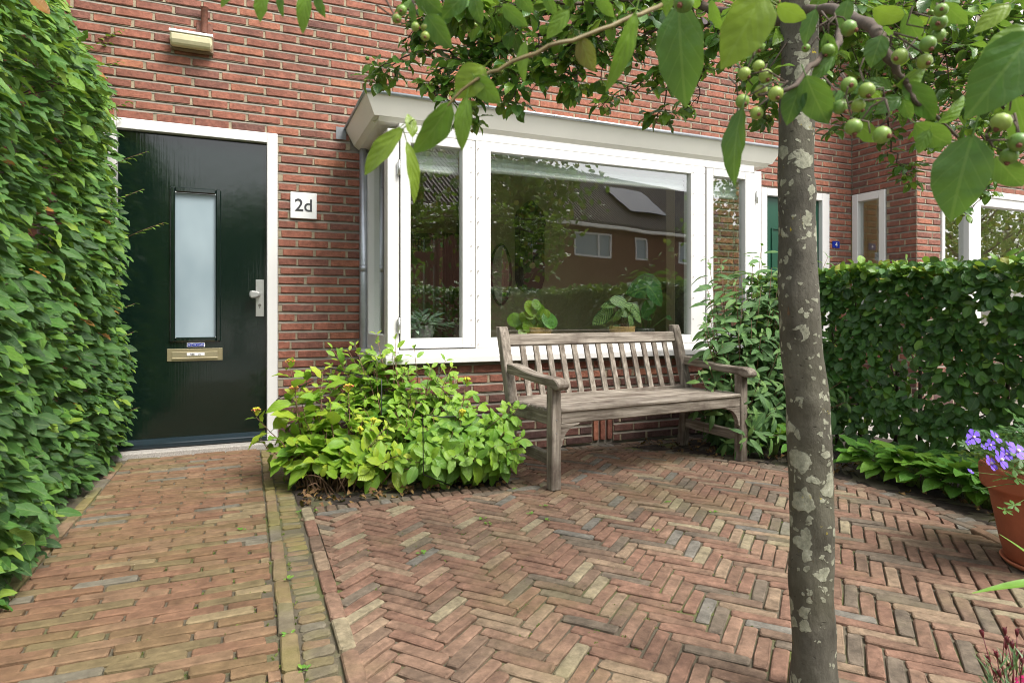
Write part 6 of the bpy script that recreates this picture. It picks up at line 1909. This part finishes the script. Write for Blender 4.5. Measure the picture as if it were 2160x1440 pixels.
def street_tree(x, y, h, cr, label, n=3200):
    r_ = tag(empty('street_tree', (x, y, 0)), label, 'tree', 'trees across the street')
    m2 = MB(); m2.tube([(0, 0, -.1), (.05, 0, h * .3), (0, .1, h * .65)], [.16, .13, .07], 10)
    for k in range(9):
        a = k * 2.4; m2.tube([(0.02, .03, h * (.3 + .03 * k)), (math.cos(a) * cr * .6, math.sin(a) * cr * .6, h * (.45 + .04 * k))], [.06, .02], 6)
    m2.build('trunk', M['bark'], r_)
    cl = RNG.normal(0, 1, (26, 3)); cl = cl / np.linalg.norm(cl, axis=1, keepdims=True) * RNG.uniform(.35, 1, (26, 1)) * np.array([cr, cr, h * .36]) + np.array([0, 0, h * .62])
    idx = RNG.integers(0, 26, n)
    p_ = cl[idx] + RNG.normal(0, .26 * cr, (n, 3)) + np.array([x, y, 0])
    scatter(r_, 'leaf', beech_leaves, p_, frames(vrand(n) + np.array([0, 0, -.5]), vrand(n, .5) + np.array([0, 0, 1])), RNG.uniform(.12, .2, n), RNG.integers(0, 3, n), RNG.uniform(.55, 1, n), M['beech'], 0)


street_tree(5.7, -5.2, 6.0, 1.6, 'bushy green tree across the street, mirrored left in the bay window')
street_tree(11.6, -4.4, 4.6, 1.3, 'smaller green tree across the street, mirrored right in the bay window')
street_tree(-.2, -7.0, 3.9, 1.25, 'low rounded green tree across the street opposite the left hedge', 4200)
street_tree(-2.2, -7.4, 4.3, 1.3, 'green tree across the street opposite the front door')
street_tree(2.6, -5.6, 5.5, 1.3, 'slender green tree across the street, mirrored in the left bay sash')

street_tree(21.0, -4.5, 6.0, 2.2, 'round green tree far along the street, mirrored in the neighbouring window')
street_tree(26.0, -6.0, 7.0, 2.6, 'broad green tree farthest along the street')
street_tree(15.5, -5.5, 5.0, 1.6, 'small green tree along the street past the corner')
# house opposite, turned a little to the street
opp = empty('terraced_house', (18.7, -19.9, 0), R_(-14.5))
tag(opp, 'brick house with a tiled roof across the street, mirrored in the bay window', 'house', 'houses of the brick terrace')
m2 = MB()
wins = [(-4.1, -1.5), (.3, 1.3), (-8.5, -6.5), (4, 6)]
edges = sorted(wins)
xs = -14.0
for a, b_ in edges:
    m2.box(xs, a, -.3, 0, -.1, 5.3); m2.box(a, b_, -.3, 0, -.1, 3.75); m2.box(a, b_, -.3, 0, 4.95, 5.3); xs = b_
m2.box(xs, 11, -.3, 0, -.1, 5.3); m2.box(-14, 11, -8, -.3, -.1, 5.3)
m2.build('wall', M['far_brick'], opp)
m2 = MB(); m2.prism([(.35, 5.3), (.35, 5.42), (-4.2, 9.2), (-8.6, 5.42), (-8.6, 5.3)], 0, -14.2, 11.2); rf = m2.build('roof', M['roof_tile'], opp)
m2 = MB()
for k in range(110):
    x = -14.0 + k * .228
    m2.beam((x, .36, 5.46), (x, -4.1, 9.19), .09, .05)
o = m2.build('roof_tiles', M['roof_tile'], rf); o['kind'] = 'stuff'
m2 = MB(); m2.box(-14.2, 11.2, .30, .50, 5.16, 5.32, .02); m2.build('gutter', M['cream'], opp)
for a, b_ in wins:
    m2 = MB(); m2.box(a, b_, -.06, .04, 3.75, 3.85); m2.box(a, b_, -.06, .04, 4.85, 4.95); m2.box(a, a + .1, -.06, .04, 3.85, 4.85); m2.box(b_ - .1, b_, -.06, .04, 3.85, 4.85)
    if b_ - a > 1.5: m2.box(a + .62 * (b_ - a), a + .62 * (b_ - a) + .12, -.06, .04, 3.85, 4.85)
    wo_ = m2.build('window', M['white'], opp)
    m2 = MB(); m2.box(a + .1, b_ - .1, -.05, -.04, 3.85, 4.85); m2.build('pane', plain('blinds_behind_glass', (.3, .36, .38), .2, var=.05), wo_)
m2 = MB(); m2.beam((2.2, -.6, 6.5), (2.2, -2.6, 8.15), 3.2, .06); m2.build('solar_panel', M['solar'], rf)
# garden wall with climbers seen through the back window
gw = MB(); gw.box(0, 5, 11.6, 11.8, -.1, 2.6); gw = tag(gw.build('garden_wall', M['far_brick']), 'brick garden wall seen through the back window of the house', 'wall')
cl_ = tag(empty('climbing_plant', (2.2, 11.5, 0)), 'green climber on the garden wall seen through the back window', 'plant')
n = 1500
pos = np.stack([RNG.uniform(1.2, 3.8, n), 11.5 - RNG.exponential(.08, n), RNG.uniform(.3, 3.2, n)], 1)
scatter(cl_, 'leaf', beech_leaves, pos, frames(vrand(n) + np.array([0, -.3, -.4]), vrand(n, .4) + np.array([0, -1, .8])), RNG.uniform(.07, .13, n), RNG.integers(0, 3, n), RNG.uniform(.4, 1, n), M['beech'], 0)
